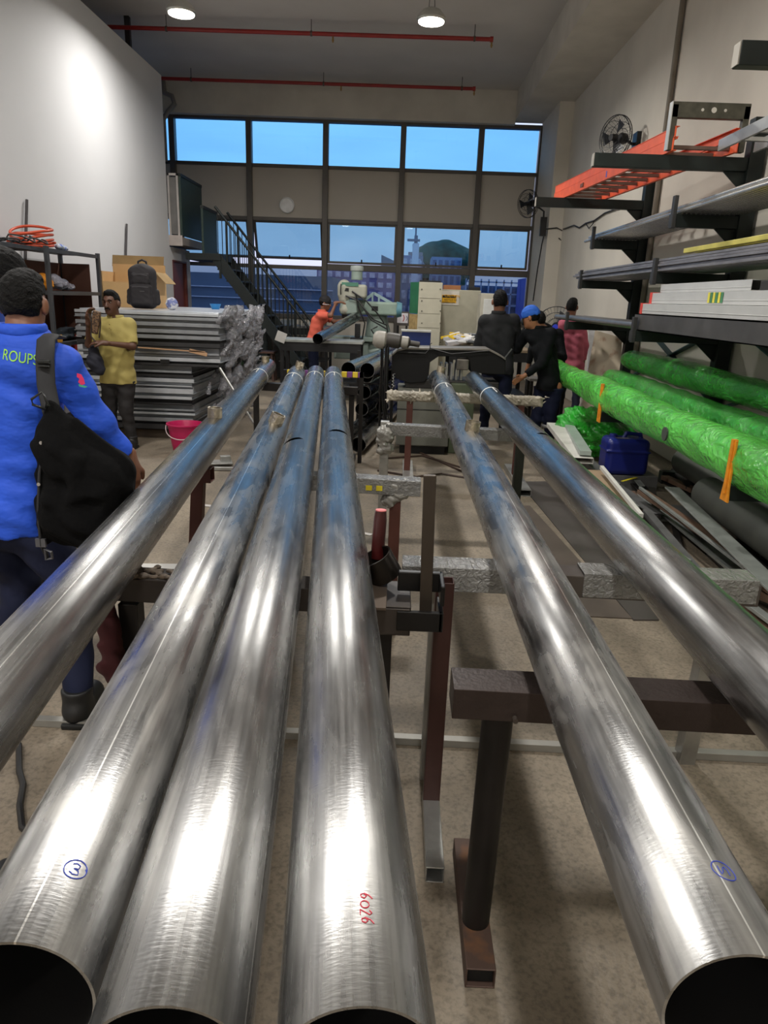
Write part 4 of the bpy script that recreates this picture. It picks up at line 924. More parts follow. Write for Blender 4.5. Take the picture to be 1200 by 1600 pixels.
# jerrycan
jc = PZ(972, 745, .12); jc.z = 0.14
j = SDF((jc.x-.26, jc.y-.25, .05), (jc.x+.3, jc.y+.25, .62), .008)
cx, cy, cz = jc.x+.02, jc.y+.10, .31
j.box((cx, cy, cz), (.20, .14, .17), rr=.05).cone((cx-.0, cy, cz+.21), (cx+.13, cy, cz+.20), .018, .018, k=.01).cone((cx+.13, cy, cz+.20), (cx+.155, cy, cz+.13), .018, k=.01).cone((cx-.0, cy, cz+.21), (cx-.03, cy, cz+.15), .018, k=.01)
j.box((cx, cy, cz+.055), (.206, .146, .008), rr=.006, k=.01)
t = empty('jerrycan', (cx, cy, .14)); tag(t, 'dark blue plastic jerrycan on the scrap under the green roll', 'jerrycan')
bl = M('blue_plastic', (24, 34, 110), rough=.35, var=.05)
obj('can_body', j.mesh(), bl, t, smooth='full')
obj('cap', MB().cyl((cx-.12, cy, cz+.16), (cx-.12, cy, cz+.20), .035, n=20), bl, t, bev=.003)
obj('label_patch', MB().obox((cx-.05, cy-.06, cz+.172), (.12, .06, .002)), M('grey_label', (96, 92, 100)), t)
scrap('timber_block', (cx-.2, cy, .07), (cx+.3, cy, .07), .3, .14, mgr, 'grey scrap stack carrying the blue jerrycan')
# crumpled green film bundle
c = PZ(910, 675, .3); g = SDF((c.x-.45, c.y-.35, -.02), (c.x+.75, c.y+.4, .75), .013)
g.ell((c.x-.08, c.y, .33), (.22, .16, .24), k=.05).ell((c.x+.2, c.y, .25), (.30, .2, .22), k=.05).ell((c.x+.03, c.y-.05, .48), (.16, .1, .1), k=.05).ell((c.x+.45, c.y+.05, .2), (.2, .18, .18), k=.05)
g.wrinkle(.022, (19, 15, 23), 2.).wrinkle(.009, (47, 41, 55), 1.).plane((0, 0, .005), (0, 0, -1))
tag(obj('film_bundle', g.mesh(), film('green_film_deep', (36, 178, 40), .2, .97, bs=12), smooth='full'), 'crumpled green plastic film heap on the floor behind the jerrycan', 'film')
# sheets of plywood/steel on the floor in the middle right
sm1 = M('floor_sheet_dark', (66, 61, 58), rough=.5, var=.2, ns=3, rvar=.1); sm2 = M('floor_sheet_brown', (84, 74, 66), rough=.55, var=.2, ns=3)
def sheet(pts, z0, z1, m, label):
    P_ = [PZ(*p, z1) for p in pts]; mb = MB(); n = len(P_)
    mb.add([V((p.x, p.y, z0)) for p in P_]+P_, [tuple(range(n-1, -1, -1)), tuple(range(n, 2*n))]+[(i, (i+1) % n, n+(i+1) % n, n+i) for i in range(n)])
    tag(obj('floor_sheet', mb, m), label, 'sheet')
sheet([(810, 752), (862, 752), (1030, 968), (990, 968)], .0, .008, sm1, 'dark thin sheet lying on the floor under the rightmost pipe')
sheet([(775, 790), (828, 790), (988, 966), (905, 962)], .0, .006, sm2, 'brownish thin sheet on the floor, left of the dark one')
# ================================================================== left: rods, shelf, boxes
for px0, py0, px1, py1, lab in ((42, 312, 48, 415, 'dark rod leaning on the white wall above the shelf'), (198, 350, 202, 440, 'dark rod leaning on the white wall behind the backpack')):
    a = PX(px0, py0, -4.27); b = PX(px1, py1, -4.2)
    lab = lab; b2 = a+(b-a)*(a.z/(a.z-b.z)); b2.z = 0; b2.x = -4.25; a.x = -4.27
    tag(obj('leaning_rod', MB().cyl(b2, a, .022, .016, n=8), M('rod_dark', (52, 48, 50), rough=.6)), lab, 'rod')
shm = M('shelf_grey', (66, 68, 72), rough=.5, metal=.4, var=.15)
SX0, SX1, SY0, SY1 = -4.18, -3.72, 7.75, 9.05
t = empty('shelf_unit', ((SX0+SX1)/2, (SY0+SY1)/2, 0)); tag(t, 'grey steel shelf unit with hoses on top, by the left wall', 'shelf')
for x in (SX0, SX1):
    for y in (SY0, SY1): obj('post', MB().box(x-.02, x+.02, y-.025, y+.025, 0, 2.05), shm, t, bev=.003)
for z in (2.03, 1.60, 1.06, .55, .12): obj('shelf', MB().box(SX0, SX1, SY0, SY1, z-.018, z).box(SX1-.012, SX1+.012, SY0, SY1, z-.04, z).box(SX0, SX1, SY0-.012, SY0+.012, z-.04, z), shm, t)
obj('back_panel', MB().box(SX0-.01, SX0, SY0+.02, SY1-.02, 1.06, 1.92), M('brown_hardboard', (96, 62, 50), rough=.7, var=.2, ns=2), t)
obj('divider', MB().box(SX0+.02, SX1-.1, SY1-.03, SY1-.02, 1.08, 1.92), M('brown_hardboard', (96, 62, 50)), t)
# second lower shelf continuing towards the camera, board top
t = empty('side_table', (-3.97, 6.9, 0)); tag(t, 'long dark worktop on a frame in front of the shelf unit, nearer the camera', 'table')
obj('top', MB().box(-4.25, -3.75, 5.6, 7.70, 1.99, 2.03), shm, t, bev=.003)
for x, y in ((-4.2, 5.7), (-3.79, 5.7), (-4.2, 7.6)): obj('leg', MB().box(x-.02, x+.02, y-.02, y+.02, 0, 1.99), shm, t)
tag(obj('cardboard_sheet', MB().box(-4.22, -4.19, 6.2, 7.65, 1.15, 1.82), M('cardboard', (168, 124, 92), rough=.85, var=.06)), 'brown cardboard sheet leaning on the wall behind the nearest heads', 'cardboard')
# coiled hoses and cables on the shelf top
h = MB()
for k in range(4):
    c = V((-3.98, 8.0, 2.06+.032*k)); h.path([c+V((.20*math.cos(q)+.01*k, .22*math.sin(q)-.02*k, .012*math.sin(2*q+k)+.035*k*(math.sin(q)+1)/2)) for q in [2*PI*i/36 for i in range(36)]], .014, 8, closed=True)
h.path([V((-4.18, 7.85, 2.09)), V((-4.0, 7.95, 2.08)), V((-3.9, 8.15, 2.09)), V((-3.78, 8.1, 2.10))], .014, 8)
tag(obj('hose_coil', h, M('orange_hose', (190, 70, 38), rough=.45), smooth='full'), 'coil of orange-red hose lying on the shelf top', 'hose')
h = MB()
for k in range(5):
    c = V((-3.95+.03*k, 6.75+.22*k, 2.045+.008*k)); h.path([c+V((.17*math.cos(q), (.18+.04*(k % 2))*math.sin(q), .015*math.sin(3*q+k)+(.06 if k in (0, 3) else .02)*(math.cos(q) > .3)*math.sin(q)**2)) for q in [2*PI*i/30 for i in range(30)]], .008, 6, closed=True)
tag(obj('cable_tangle', h, M('black_cable2', (30, 30, 32), rough=.5), smooth='full'), 'tangle of black cables on the dark worktop', 'cable')
tag(obj('tool_rag', (lambda s: (s.ell((-3.83, 8.35, 2.06), (.05, .12, .03)).ell((-3.8, 8.25, 2.07), (.04, .07, .03)).wrinkle(.004, (60, 50, 70)), s.mesh())[-1])(SDF((-3.95, 8.1, 2.0), (-3.68, 8.55, 2.15), .009)), M('blue_rag', (90, 110, 190), rough=.8, col2=(190, 200, 215), thr=(.45, .55), ns=20), smooth='full'), 'blue and white rag beside the hose coil', 'rag')
def blob(name, c, parts, m, label, cat, amp=.006, h=.01):
    c = V(c); R = max(max(abs(p[0][i])+p[1][i] for i in range(3)) for p in parts)+.05
    s = SDF(c-V((R, R, R)), c+V((R, R, R)), h)
    for p in parts: s.ell(c+V(p[0]), p[1], k=.03)
    if amp: s.wrinkle(amp, (41, 37, 53), c.x*7)
    return tag(obj(name, s.mesh(), m, smooth='full'), label, cat)
blob('orange_bag', (-3.90, 7.98, 1.70), [((0, 0, 0), (.07, .10, .08)), ((0, .08, -.03), (.07, .08, .06))], M('orange_cloth', (235, 150, 30), rough=.7), 'orange bag on the upper shelf of the shelf unit', 'bag')
blob('plastic_bag', (-3.88, 8.32, 1.68), [((0, 0, 0), (.08, .16, .06)), ((0, -.1, .05), (.05, .09, .05)), ((0, .2, -.03), (.07, .12, .04))], film('grey_bag', (150, 150, 165), .3, 1, bs=20), 'grey and blue plastic bag beside the orange bag', 'bag')
blob('folded_cloth', (-3.92, 8.25, 1.11), [((0, 0, 0), (.14, .3, .05)), ((.02, .2, .05), (.1, .15, .04))], M('dark_cloth', (52, 60, 68), rough=.9), 'dark folded cloth on the middle shelf', 'cloth')
blob('white_bottle', (-3.86, 8.72, 1.16), [((0, 0, 0), (.06, .10, .07))], M('white_plastic', (180, 180, 182), rough=.4), 'pale plastic container on the middle shelf', 'container', amp=0)
tag(obj('yellow_box', MB().box(-3.84, -3.74, 7.86, 7.98, 1.062, 1.14), M('yellow_box_m', (205, 150, 50), rough=.6), bev=.003), 'small yellow box at the front corner of the middle shelf', 'box')
tag(obj('lower_bin', MB().hollow((-4.1, 8.4, .7), (-3.8, 8.4, .7), .9, .28, .01), M('black_bin', (22, 22, 24), rough=.6)), 'black bin on the lower shelf', 'bin')
tag(obj('spirit_level', MB().box(-4.18, -4.13, 9.12, 9.2, 0, 1.92), M('red_level', (178, 44, 34), rough=.4), bev=.003), 'red tool rail standing between the shelf unit and the cardboard boxes', 'tool')
# panel stack wrapped in film
SXL, SXR, SYF, SYB_ = -3.62, -2.02, 8.05, 10.6
gap = [.11]; pm = [M('panel_silver', (186, 190, 196), rough=.3, metal=.4, var=.12), M('panel_grey', (140, 143, 148), rough=.38, metal=.4, var=.15), M('panel_dark', (40, 40, 42), rough=.5, var=.2)]
tag(obj('pallet', MB().box(SXL, SXR-.3, SYF+.1, SYB_, 0.0, .02).box(SXL, SXR-.3, SYF+.1, SYF+.2, .02, .09).box(SXL, SXR-.3, 9.2, 9.3, .02, .09).box(SXL, SXR-.3, SYB_-.1, SYB_, .02, .09).box(SXL, SXR-.3, SYF+.1, SYB_, .09, .11), M('pallet_wood', (78, 66, 54), rough=.8)), 'dark wooden pallet under the stack of wrapped panels', 'pallet')
z = .11; k = 0; tops = []
while z < 1.40:
    h_ = random.choice((.045, .06, .075, .085)); m = pm[random.choice((0, 0, 1, 1, 2))]; up_ = z > .82
    xr = (SXR if up_ else SXR-.32)+random.uniform(-.015, .015); yf = SYF-(.0 if up_ else -.02)+random.uniform(-.02, .02)
    mb = MB().box(SXL+random.uniform(-.02, .02), xr, yf, SYB_, z, z+h_*.12).box(SXL+.02, xr-.02, yf+.09, SYB_-.02, z+h_*.12, z+h_).box(SXL, xr, yf, yf+.006, z, z+h_*random.choice((.35, .6, .75)))
    tag(obj('steel_tray', mb, m, bev=.002), 'flat silver and grey metal panel in the wrapped stack behind the man in yellow', 'panel', 'metal panels in the wrapped stack'); z += h_; k += 1
STOP = z
cb = M('cardboard_thin', (176, 140, 108), rough=.9)
tag(obj('cardboard_strip', MB().obox((-2.55, SYF-.015, 1.02), (.75, .02, .012), rot=(0, .03, 0)).obox((-2.25, SYF-.02, 1.0), (.2, .01, .04), rot=(0, .2, 0)), cb), 'torn cardboard strip sticking out of the panel stack', 'cardboard')
tag(obj('black_clip', MB().box(-2.68, -2.58, SYF-.03, SYF-.01, .87, .91), M('black_clip_m', (12, 12, 12))), 'small black block on the front edge of the panel stack', 'block')
sf = SDF((SXR-.42, SYF-.08, .06), (SXR+.22, SYB_+.1, STOP+.08), .016)
for q in range(150):
    zz = random.uniform(.12, STOP); y0 = SYF+random.uniform(.0, 2.3); xx = (SXR if zz > .82 else SXR-.16*random.random())+.01
    l_q = random.uniform(.08, .25); sf.cone((xx+random.uniform(-.02, .03), y0, zz), (xx+random.uniform(-.02, .09), y0+l_q, zz+random.uniform(.05, .22)), .03, .018, k=.07)
sf.wrinkle(.008, (31, 27, 43))
tag(obj('plastic_wrap', sf.mesh(), film('stack_film', (140, 140, 146), .15, .62, bs=16, dist=.04), smooth='full'), 'crinkled clear plastic wrap hanging on the right end of the panel stack', 'plastic wrap')
tag(obj('prop_bar', MB().beam(PY(343, 575, 8.0), PY(343, 575, 8.0)+(PY(372, 622, 7.85)-PY(343, 575, 8.0))*((PY(343, 575, 8.0).z-.01)/(PY(343, 575, 8.0).z-PY(372, 622, 7.85).z)), .02, .02), galv), 'thin steel bar leaning against the plastic-wrapped stack end', 'bar')
tag(obj('blue_tub', MB().lathe([(.05, 0), (.075, .07), (.07, .07), (.048, .01)], PY(337, 488, 9.9).xy.to_3d()+V((0, 0, STOP)), 20), M('blue_tub_m', (40, 130, 200), rough=.5), smooth=True), 'small blue tub on top of the panel stack', 'tub')
# boxes and backpack on the stack
t = empty('cardboard_box', (-3.35, 9.4, STOP)); tag(t, 'open cardboard box with flaps on the panel stack', 'box')
bx = M('cardboard_box_m', (196, 160, 112), rough=.85, var=.06)
b0 = STOP+.002
obj('box_body', MB().box(-3.72, -3.05, 9.5, 9.52, b0, b0+.52).box(-3.72, -3.70, 9.1, 9.5, b0, b0+.42).box(-3.07, -3.05, 9.1, 9.5, b0, b0+.42).box(-3.70, -3.07, 9.1, 9.12, b0, b0+.30).box(-3.7, -3.07, 9.12, 9.5, b0, b0+.02), bx, t)
obj('box_flap', MB().obox((-2.98, 9.3, b0+.36), (.18, .4, .006), rot=(0, .8, 0)).obox((-3.4, 9.53, b0+.56), (.66, .006, .14), rot=(-.25, 0, 0)), M('cardboard_flap', (150, 124, 84), rough=.85), t)
bp0 = V((-2.98, 8.45, STOP+.004))
def backpack(name, c, yaw, sc, label, m, lie=False):
    s = SDF(c+V((-.34*sc, -.26*sc, -.02)), c+V((.34*sc, .26*sc, .62*sc)), .0085)
    cs, sn = math.cos(yaw), math.sin(yaw); Rm = np.array([[cs, -sn, 0], [sn, cs, 0], [0, 0, 1]])
    def L(x, y, z): return c+V((cs*x-sn*y, sn*x+cs*y, z))*sc
    s.box(L(0, .02, .24), (.155*sc, .09*sc, .235*sc), Rm, rr=.075*sc, k=.02).ell(L(0, .02, .38), (.15*sc, .09*sc, .13*sc), Rm)
    s.box(L(0, -.085, .16), (.12*sc, .045*sc, .115*sc), Rm, rr=.03*sc, k=.008).box(L(0, -.08, .34), (.10*sc, .03*sc, .06*sc), Rm, rr=.025*sc, k=.006)
    s.cone(L(-.16, .02, .08), L(-.155, .02, .2), .035*sc, .03*sc, k=.008).cone(L(.16, .02, .08), L(.155, .02, .2), .035*sc, .03*sc, k=.008)
    s.wrinkle(.0018, (45, 39, 51))
    t = empty(name, c); tag(t, label, 'backpack')
    obj('bag_body', s.mesh(), m, t, smooth='full')
    obj('top_handle', MB().path([L(-.05, .05, .47), L(-.045, .05, .53), L(0, .05, .55), L(.045, .05, .53), L(.05, .05, .47)], .012*sc, 8), m, t, smooth=True)
    z_ = M('zip_grey', (84, 82, 86), rough=.4)
    obj('zip', MB().path([L(-.08, -.112, .375), L(0, -.114, .385), L(.08, -.112, .375)], .003*sc, 5).path([L(-.09, -.13, .245), L(0, -.135, .25), L(.09, -.13, .245)], .003*sc, 5), z_, t)
    obj('badge', MB().obox(L(.02, -.134, .20), (.05*sc, .004, .008*sc)), z_, t)
    for sg in (-1, 1): obj('shoulder_strap', MB().path([L(sg*.07, .10, .46), L(sg*.09, .17, .38), L(sg*.10, .17, .22), L(sg*.12, .12, .06)], .02, 8, flat=(.03*sc, .006*sc)), m, t, smooth=True)
    return t
backpack('backpack', bp0, .12, .98, 'black backpack standing on the panel stack', M('backpack_black', (34, 31, 35), rough=.75, var=.2))
tag(obj('cloth_bag', (lambda s: (s.ell(bp0+V((.30, .1, .07)), (.07, .06, .07)).wrinkle(.006, (50, 60, 40)), s.mesh())[-1])(SDF(bp0+V((.18, 0, -.02)), bp0+V((.42, .22, .2)), .009)), M('bluewhite', (110, 120, 170), rough=.7, col2=(210, 210, 215), thr=(.45, .55), ns=15), smooth='full'), 'blue and white cloth bag at the foot of the backpack', 'bag')
# pink bucket
bc = PZ(300, 735, 0); bc = V((-2.23, 7.35, 0))
t = empty('bucket', bc); tag(t, 'dark pink plastic bucket with a pale handle on the floor', 'bucket')
pk = M('pink_plastic', (176, 26, 82), rough=.35, var=.06)
obj('bucket_body', MB().lathe([(0, .004), (.125, .0), (.175, .30), (.19, .31), (.19, .325), (.178, .325), (.168, .30), (.12, .012), (0, .012)], bc, 36), pk, t, smooth=True)
obj('handle', MB().path([bc+V((-.19*math.cos(q), -.03-.17*math.sin(q)*.9, .30-.12*math.sin(q))) for q in [PI*i/18 for i in range(19)]], .005, 6), M('bucket_handle', (196, 180, 180), rough=.4), t, smooth=True)
# misc floor items left
tag(obj('floor_hardware', MB().obox(PZ(345, 722, .03)+V((0, 0, 0)), (.22, .18, .012), rot=(0, 0, .3)).obox(PZ(352, 716, .06), (.10, .07, .05), rot=(0, 0, .4)).obox(PZ(340, 732, .02), (.3, .04, .03), rot=(0, 0, .1)), galv, bev=.002), 'small pile of galvanised plates on the floor beyond the left pipe', 'hardware')
tag(obj('paper_scrap', MB().obox(PZ(317, 789, .004), (.16, .05, .003), rot=(0, 0, -.25)), M('paper', (205, 200, 196))), 'crumpled white paper strip on the floor left of the pipes', 'paper')
tag(obj('paper_scrap', MB().obox(PZ(573, 834, .004), (.08, .04, .003), rot=(0, 0, -.5)), M('paper', (205, 200, 196))), 'small white paper scrap on the floor right of the left pipe group', 'paper')
tag(obj('plastic_scrap', MB().obox(PZ(258, 888, .004), (.4, .15, .004), rot=(0, 0, .1)), M('plastic_pale', (190, 188, 184), rough=.3)), 'pale plastic scrap on the floor behind the black trestle', 'plastic')
for k, pts in enumerate((((640, 700), (690, 722), (735, 742), (780, 738)), ((600, 716), (660, 712), (720, 730), (755, 725)), ((590, 735), (650, 745), (690, 740), (740, 748)))):
    tag(obj('floor_cable', MB().path([PZ(*p, .012) for p in pts], .010, 6), M('cable_brown', (60, 44, 36), rough=.5)), 'dark cable on the floor near the machine pedestal', 'cable', 'cables on the floor near the machine')
# ================================================================== mezzanine platform and stair
gd = M('stair_dark_green', (24, 31, 31), rough=.5, metal=.2, var=.15); gp = M('green_panel', (38, 56, 50), rough=.55, var=.1)
t = empty('staircase', (-3.0, 14.5, 0)); tag(t, 'dark steel staircase with handrails going up to the platform on the left', 'staircase')
ST = V((-3.42, 0, 2.33)); SB = V((-1.42, 0, .0)); YN, YF = 14.0, 14.95
a = PY(338, 402, YN); b = PY(482, 592, YN); dS = (b-a); top = a; bot = a+dS*((0.02-a.z)/dS.z)
for y in (YN, YF): obj('stringer', MB().beam((top.x, y, top.z), (bot.x, y, bot.z), .05, .20, (0, 0, 1)), gd, t, bev=.003)
nT = 11
for k in range(1, nT):
    u = k/nT; c = top.lerp(bot, u); obj('tread', MB().box(c.x-.15, c.x+.13, YN, YF, c.z-.02, c.z+.01), gd, t, bev=.003)
RH = .88
for y in (YN, YF):
    rl = MB(); e0 = V((bot.x-.02, y, bot.z+RH+.12)); s0 = V((top.x, y, top.z+RH))
    rl.path([s0, s0+(e0-s0)*.97, e0+V((.0, 0, -.02)), V((bot.x-.02, y, .02))], .024, 8)
    obj('handrail', rl, gd, t, smooth=True)
    for k in range(22):
        u = (k+.5)/22; lo_ = V((top.x, y, top.z)).lerp(V((bot.x, y, bot.z)), u); hi_ = s0.lerp(e0, u)
        obj('baluster', MB().cyl(lo_+V((0, 0, .05)), hi_, .022 if k % 7 == 2 else .008, n=6), gd, t)
t = empty('platform', (-4.1, 14.5, 2.3)); tag(t, 'raised steel landing with dark green side panels at the top of the stair', 'platform')
obj('upper_deck', MB().box(-4.6, -4.08, 13.75, 15.3, 2.46, 2.6), M('deck_grey', (150, 140, 132), rough=.6), t, bev=.004)
obj('lower_deck', MB().box(-4.08, -3.42, 13.95, 15.0, 2.22, 2.34), gd, t, bev=.004)
obj('deck_edge', MB().box(-4.62, -4.06, 13.73, 13.75, 2.44, 2.62), M('edge_pale', (170, 160, 155), rough=.5), t)
obj('side_panel', MB().box(-4.11, -4.07, 13.80, 15.2, 2.62, 3.62), gp, t, bev=.004)
obj('side_panel', MB().box(-3.77, -3.73, 13.97, 14.98, 2.34, 3.12), gp, t, bev=.004)
obj('panel_rail', MB().beam((-4.09, 13.8, 3.64), (-4.09, 15.2, 3.64), .06, .05).beam((-3.75, 13.97, 3.14), (-3.75, 14.98, 3.14), .06, .05), gd, t)
obj('front_glazing', MB().box(-4.29, -4.11, 13.80, 13.82, 2.64, 3.60), M('grey_pane', (110, 108, 106), rough=.3), t)
obj('white_post', MB().box(-4.30, -4.27, 13.77, 13.80, 2.62, 3.66).box(-4.14, -4.11, 13.77, 13.80, 2.62, 3.66).box(-4.30, -4.11, 13.77, 13.8, 3.62, 3.66), M('post_pale', (176, 170, 166), rough=.5), t)
for k in range(3): obj('drop_post', MB().box(-3.46, -3.42, 13.96+.48*k, 14.0+.48*k, 1.9, 2.3), gd, t)
# ================================================================== back-left benches and clutter
gbm = M('bench_grey', (112, 112, 110), rough=.5, var=.1); dk = M('very_dark', (22, 22, 24), rough=.6)
def bench(x0, x1, y0, y1, z, label, top, legm, th=.04, cat='workbench', shelf=True):
    t = empty('workbench', ((x0+x1)/2, (y0+y1)/2, 0)); tag(t, label, cat)
    obj('bench_top', MB().box(x0, x1, y0, y1, z-th, z), top, t, bev=.004)
    for x in (x0+.05, x1-.05):
        for y in (y0+.05, y1-.05): obj('leg', MB().box(x-.03, x+.03, y-.03, y+.03, 0, z-th), legm, t)
    obj('apron', MB().box(x0+.03, x1-.03, y0+.01, y0+.03, z-th-.14, z-th), legm, t)
    if shelf: obj('lower_shelf', MB().box(x0+.05, x1-.05, y0+.05, y1-.05, .28, .31), legm, t)
    return t
bench(-4.6, -1.55, 15.6, 16.6, 1.02, 'long grey bench under the far left windows', gbm, dk)
bench(-1.98, -.62, 11.75, 12.45, .965, 'steel work table in front of the man in orange', M('table_steel', (160, 164, 160), rough=.4, metal=.4, var=.2), dk)
tag(obj('table_guard', MB().obox((-1.93, 11.70, 1.0), (.16, .01, .16), rot=(0, .35, 0)), M('pale_card', (190, 188, 184))), 'small pale sheet at the left end of the steel work table', 'sheet')
random.seed(21)
def clutter(x0, x1, y0, y1, z, n, label, cat, grp, cols, smx=.16, hz=.12):
    for k in range(n):
        w, d_, h_ = random.uniform(.05, smx), random.uniform(.05, smx), random.uniform(.03, hz); a = random.uniform(0, 3)
        x, y = random.uniform(x0, x1), random.uniform(y0, y1); mb = MB()
        mb.obox((x, y, z+h_/2+.001), (w, d_, h_), rot=(0, 0, a)).obox((x, y, z+h_+.006), (w*.7, d_*.5, .01), rot=(0, 0, a))
        c = random.choice(cols); tag(obj(cat.replace(' ', '_'), mb, M('clut_%d_%d_%d' % c, c, rough=.5), bev=.004), label, cat, grp)
clutter(-4.3, -1.8, 15.7, 16.4, 1.02, 16, 'small tool box or part on the long bench under the windows', 'tool box', 'parts on the long window bench', ((170, 160, 140), (200, 196, 190), (90, 110, 140), (60, 60, 64), (190, 120, 90), (150, 160, 170)))
for k, (px0, px1, py0, py1, Y, c, lab) in enumerate(((362, 392, 512, 545, 15.0, (24, 26, 40), 'dark blue tool cabinet under the stair'), (392, 418, 512, 545, 15.2, (46, 60, 60), 'dark crate with a pale green lid beside the tool cabinet'), (428, 452, 508, 552, 14.9, (34, 34, 34), 'black machine cover under the stair'))):
    a = PY(px0, py0, Y); b = PY(px1, py1, Y); t = empty('tool_cabinet', ((a.x+b.x)/2, Y+.25, 0)); tag(t, lab, 'cabinet')
    m_ = M('cab%d' % k, c, rough=.5)
    obj('cabinet_body', MB().box(a.x, b.x, Y, Y+.5, 0, a.z), m_, t, bev=.01)
    for q in range(3):
        zz = a.z*(.2+.27*q); dr = obj('drawer', MB().box(a.x+.02, b.x-.02, Y-.015, Y, zz, zz+a.z*.23), m_, t, bev=.004)
        obj('handle', MB().box((a.x+b.x)/2-.06, (a.x+b.x)/2+.06, Y-.03, Y-.015, zz+a.z*.11, zz+a.z*.13), galv, dr)
cc_ = PY(371, 575, 14.6); t = empty('drink_cooler', (cc_.x, 14.6, 0)); tag(t, 'green drink cooler with a white lid on the floor by the panel stack', 'cooler')
zc_ = PY(371, 574, 14.6).z; zt_ = PY(371, 545, 14.6).z
obj('cooler_stand', MB().box(cc_.x-.2, cc_.x+.28, 14.45, 14.85, 0, zc_), M('pale_board', (185, 180, 170)), t)
obj('cooler_body', MB().lathe([(.125, zc_), (.135, zc_+.02), (.14, zt_-.07)], (cc_.x, 14.6, 0), 24), M('cooler_green', (16, 120, 50), rough=.4), t, smooth=True)
obj('lid', MB().lathe([(.148, zt_-.07), (.148, zt_-.01), (.13, zt_+.01), (.05, zt_+.03), (0, zt_+.03)], (cc_.x, 14.6, 0), 24), M('lid_white', (205, 200, 195), rough=.4), t, smooth=True)
obj('spout', MB().box(cc_.x-.02, cc_.x+.02, 14.43, 14.47, zt_-.16, zt_-.04), dk, t)
c = PY(412, 566, 14.3); t = empty('stool', (c.x, 14.3, 0)); tag(t, 'brown wooden stool under the staircase', 'stool'); wd = M('dark_wood', (70, 46, 38), rough=.6)
zs = PY(412, 548, 14.3).z; obj('seat', MB().box(c.x-.24, c.x+.24, 14.1, 14.5, zs-.04, zs), wd, t, bev=.008)
for sx_, sy_ in ((-1, -1), (1, -1), (-1, 1), (1, 1)): obj('leg', MB().beam((c.x+sx_*.22, 14.3+sy_*.17, 0), (c.x+sx_*.18, 14.3+sy_*.14, zs-.04), .04, .04, (0, 1, 0)), wd, t)
# ================================================================== turret milling machine
mgn = M('machine_green', (142, 158, 150), rough=.45, var=.08, ns=4); mwh = M('machine_pale', (176, 176, 162), rough=.45, var=.1); mbl = M('machine_blue_end', (110, 160, 176), rough=.4); mk = M('machine_black', (28, 28, 30), rough=.45)
Y0 = 13.2
t = empty('milling_machine', (-.6, Y0+.5, 0)); tag(t, 'pale green turret milling machine with horizontal arm by the windows', 'milling machine')
def Q(px, py, dy=0): return PY(px, py, Y0+dy)
cb0 = Q(594, 540); cs = SDF((cb0.x-.7, Y0-.2, -.05), (cb0.x+.6, Y0+1.3, 1.6), .02)
cs.box((cb0.x-.05, Y0+.6, .35), (.32, .38, .40), rr=.05, k=.05).cone((cb0.x-.05, Y0+.55, .7), (cb0.x-.08, Y0+.5, 1.28), .30, .19, k=.08).plane((0, 0, .0), (0, 0, -1))
obj('column', cs.mesh(), mgn, t, smooth='full')
obj('knee', MB().box(Q(520, 540).x, Q(575, 540).x, Y0+.2, Y0+.75, .55, .85), mgn, t, bev=.02)
obj('work_table', MB().box(Q(500, 520).x, Q(590, 520).x, Y0+.15, Y0+.55, .88, .96), mgn, t, bev=.01)
a = Q(560, 480, .35); b = Q(622, 484, .35)
ar = SDF((a.x-.25, Y0+.05, a.z-.3), (b.x+.2, Y0+.75, b.z+.35), .014)
ar.box(((a.x+b.x)/2, Y0+.38, (a.z+b.z)/2), ((b.x-a.x)/2, .14, .12), rr=.04, k=.03).plane((b.x-.02, Y0, 0), (1, 0, 0))
obj('ram', ar.mesh(), M('ram_green', (150, 170, 158), rough=.4), t, smooth='full')
obj('ram_end', MB().cyl((b.x-.03, Y0+.38, b.z), (b.x+.07, Y0+.38, b.z), .145, .12, n=28), mbl, t, smooth=True)
obj('ram_plate', MB().box(Q(580, 480).x, Q(590, 480).x, Y0+.23, Y0+.24, a.z-.05, a.z+.03), mk, t)
A_ = Q(566, 472, .3); B_ = Q(584, 458, .3); C_ = Q(612, 474, .3)
obj('lifting_frame', MB().beam(A_, B_, .04, .05).beam(B_, C_, .04, .05).beam(Q(582, 458, .3), Q(582, 473, .3), .03, .03, (0, 1, 0)).beam(Q(592, 460, .3), Q(592, 473, .3), .03, .03, (0, 1, 0)), M('frame_pale', (150, 176, 180), rough=.4), t)
hc = Q(546, 452); hd = SDF((hc.x-.45, Y0-.25, hc.z-.75), (hc.x+.55, Y0+.55, hc.z+.35), .012)
hd.box((Q(550, 455).x, Y0+.15, Q(550, 455).z), (.26, .15, .12), rr=.05, k=.03).cone((Q(537, 462).x, Y0+.1, Q(537, 447).z), (Q(537, 462).x, Y0+.1, Q(537, 466).z), .115, .10, k=.03).cone((Q(538, 470).x, Y0+.1, Q(538, 470).z), (Q(538, 484).x, Y0+.1, Q(538, 484).z), .07, .10, k=.02)
obj('drill_head', hd.mesh(), mwh, t, smooth='full')
hd = SDF((hc.x-.4, Y0-.25, hc.z-.85), (hc.x+.55, Y0+.55, hc.z+.0), .012)
hd.box((Q(545, 480).x, Y0+.15, Q(545, 480).z), (.16, .13, .13), rr=.04, k=.03).cone((Q(552, 480).x, Y0+.3, Q(552, 478).z), (Q(566, 480).x, Y0+.35, Q(566, 480).z), .13, .13, k=.02)
obj('quill_housing', hd.mesh(), mgn, t, smooth='full')
m0 = Q(556.5, 437); m1 = Q(557, 415)
obj('motor', MB().lathe([(.10, 0), (.105, .02), (.10, .04), (.10, (m1.z-m0.z)-.08)], (m0.x, Y0+.18, m0.z), 24), mgn, t, smooth=True)
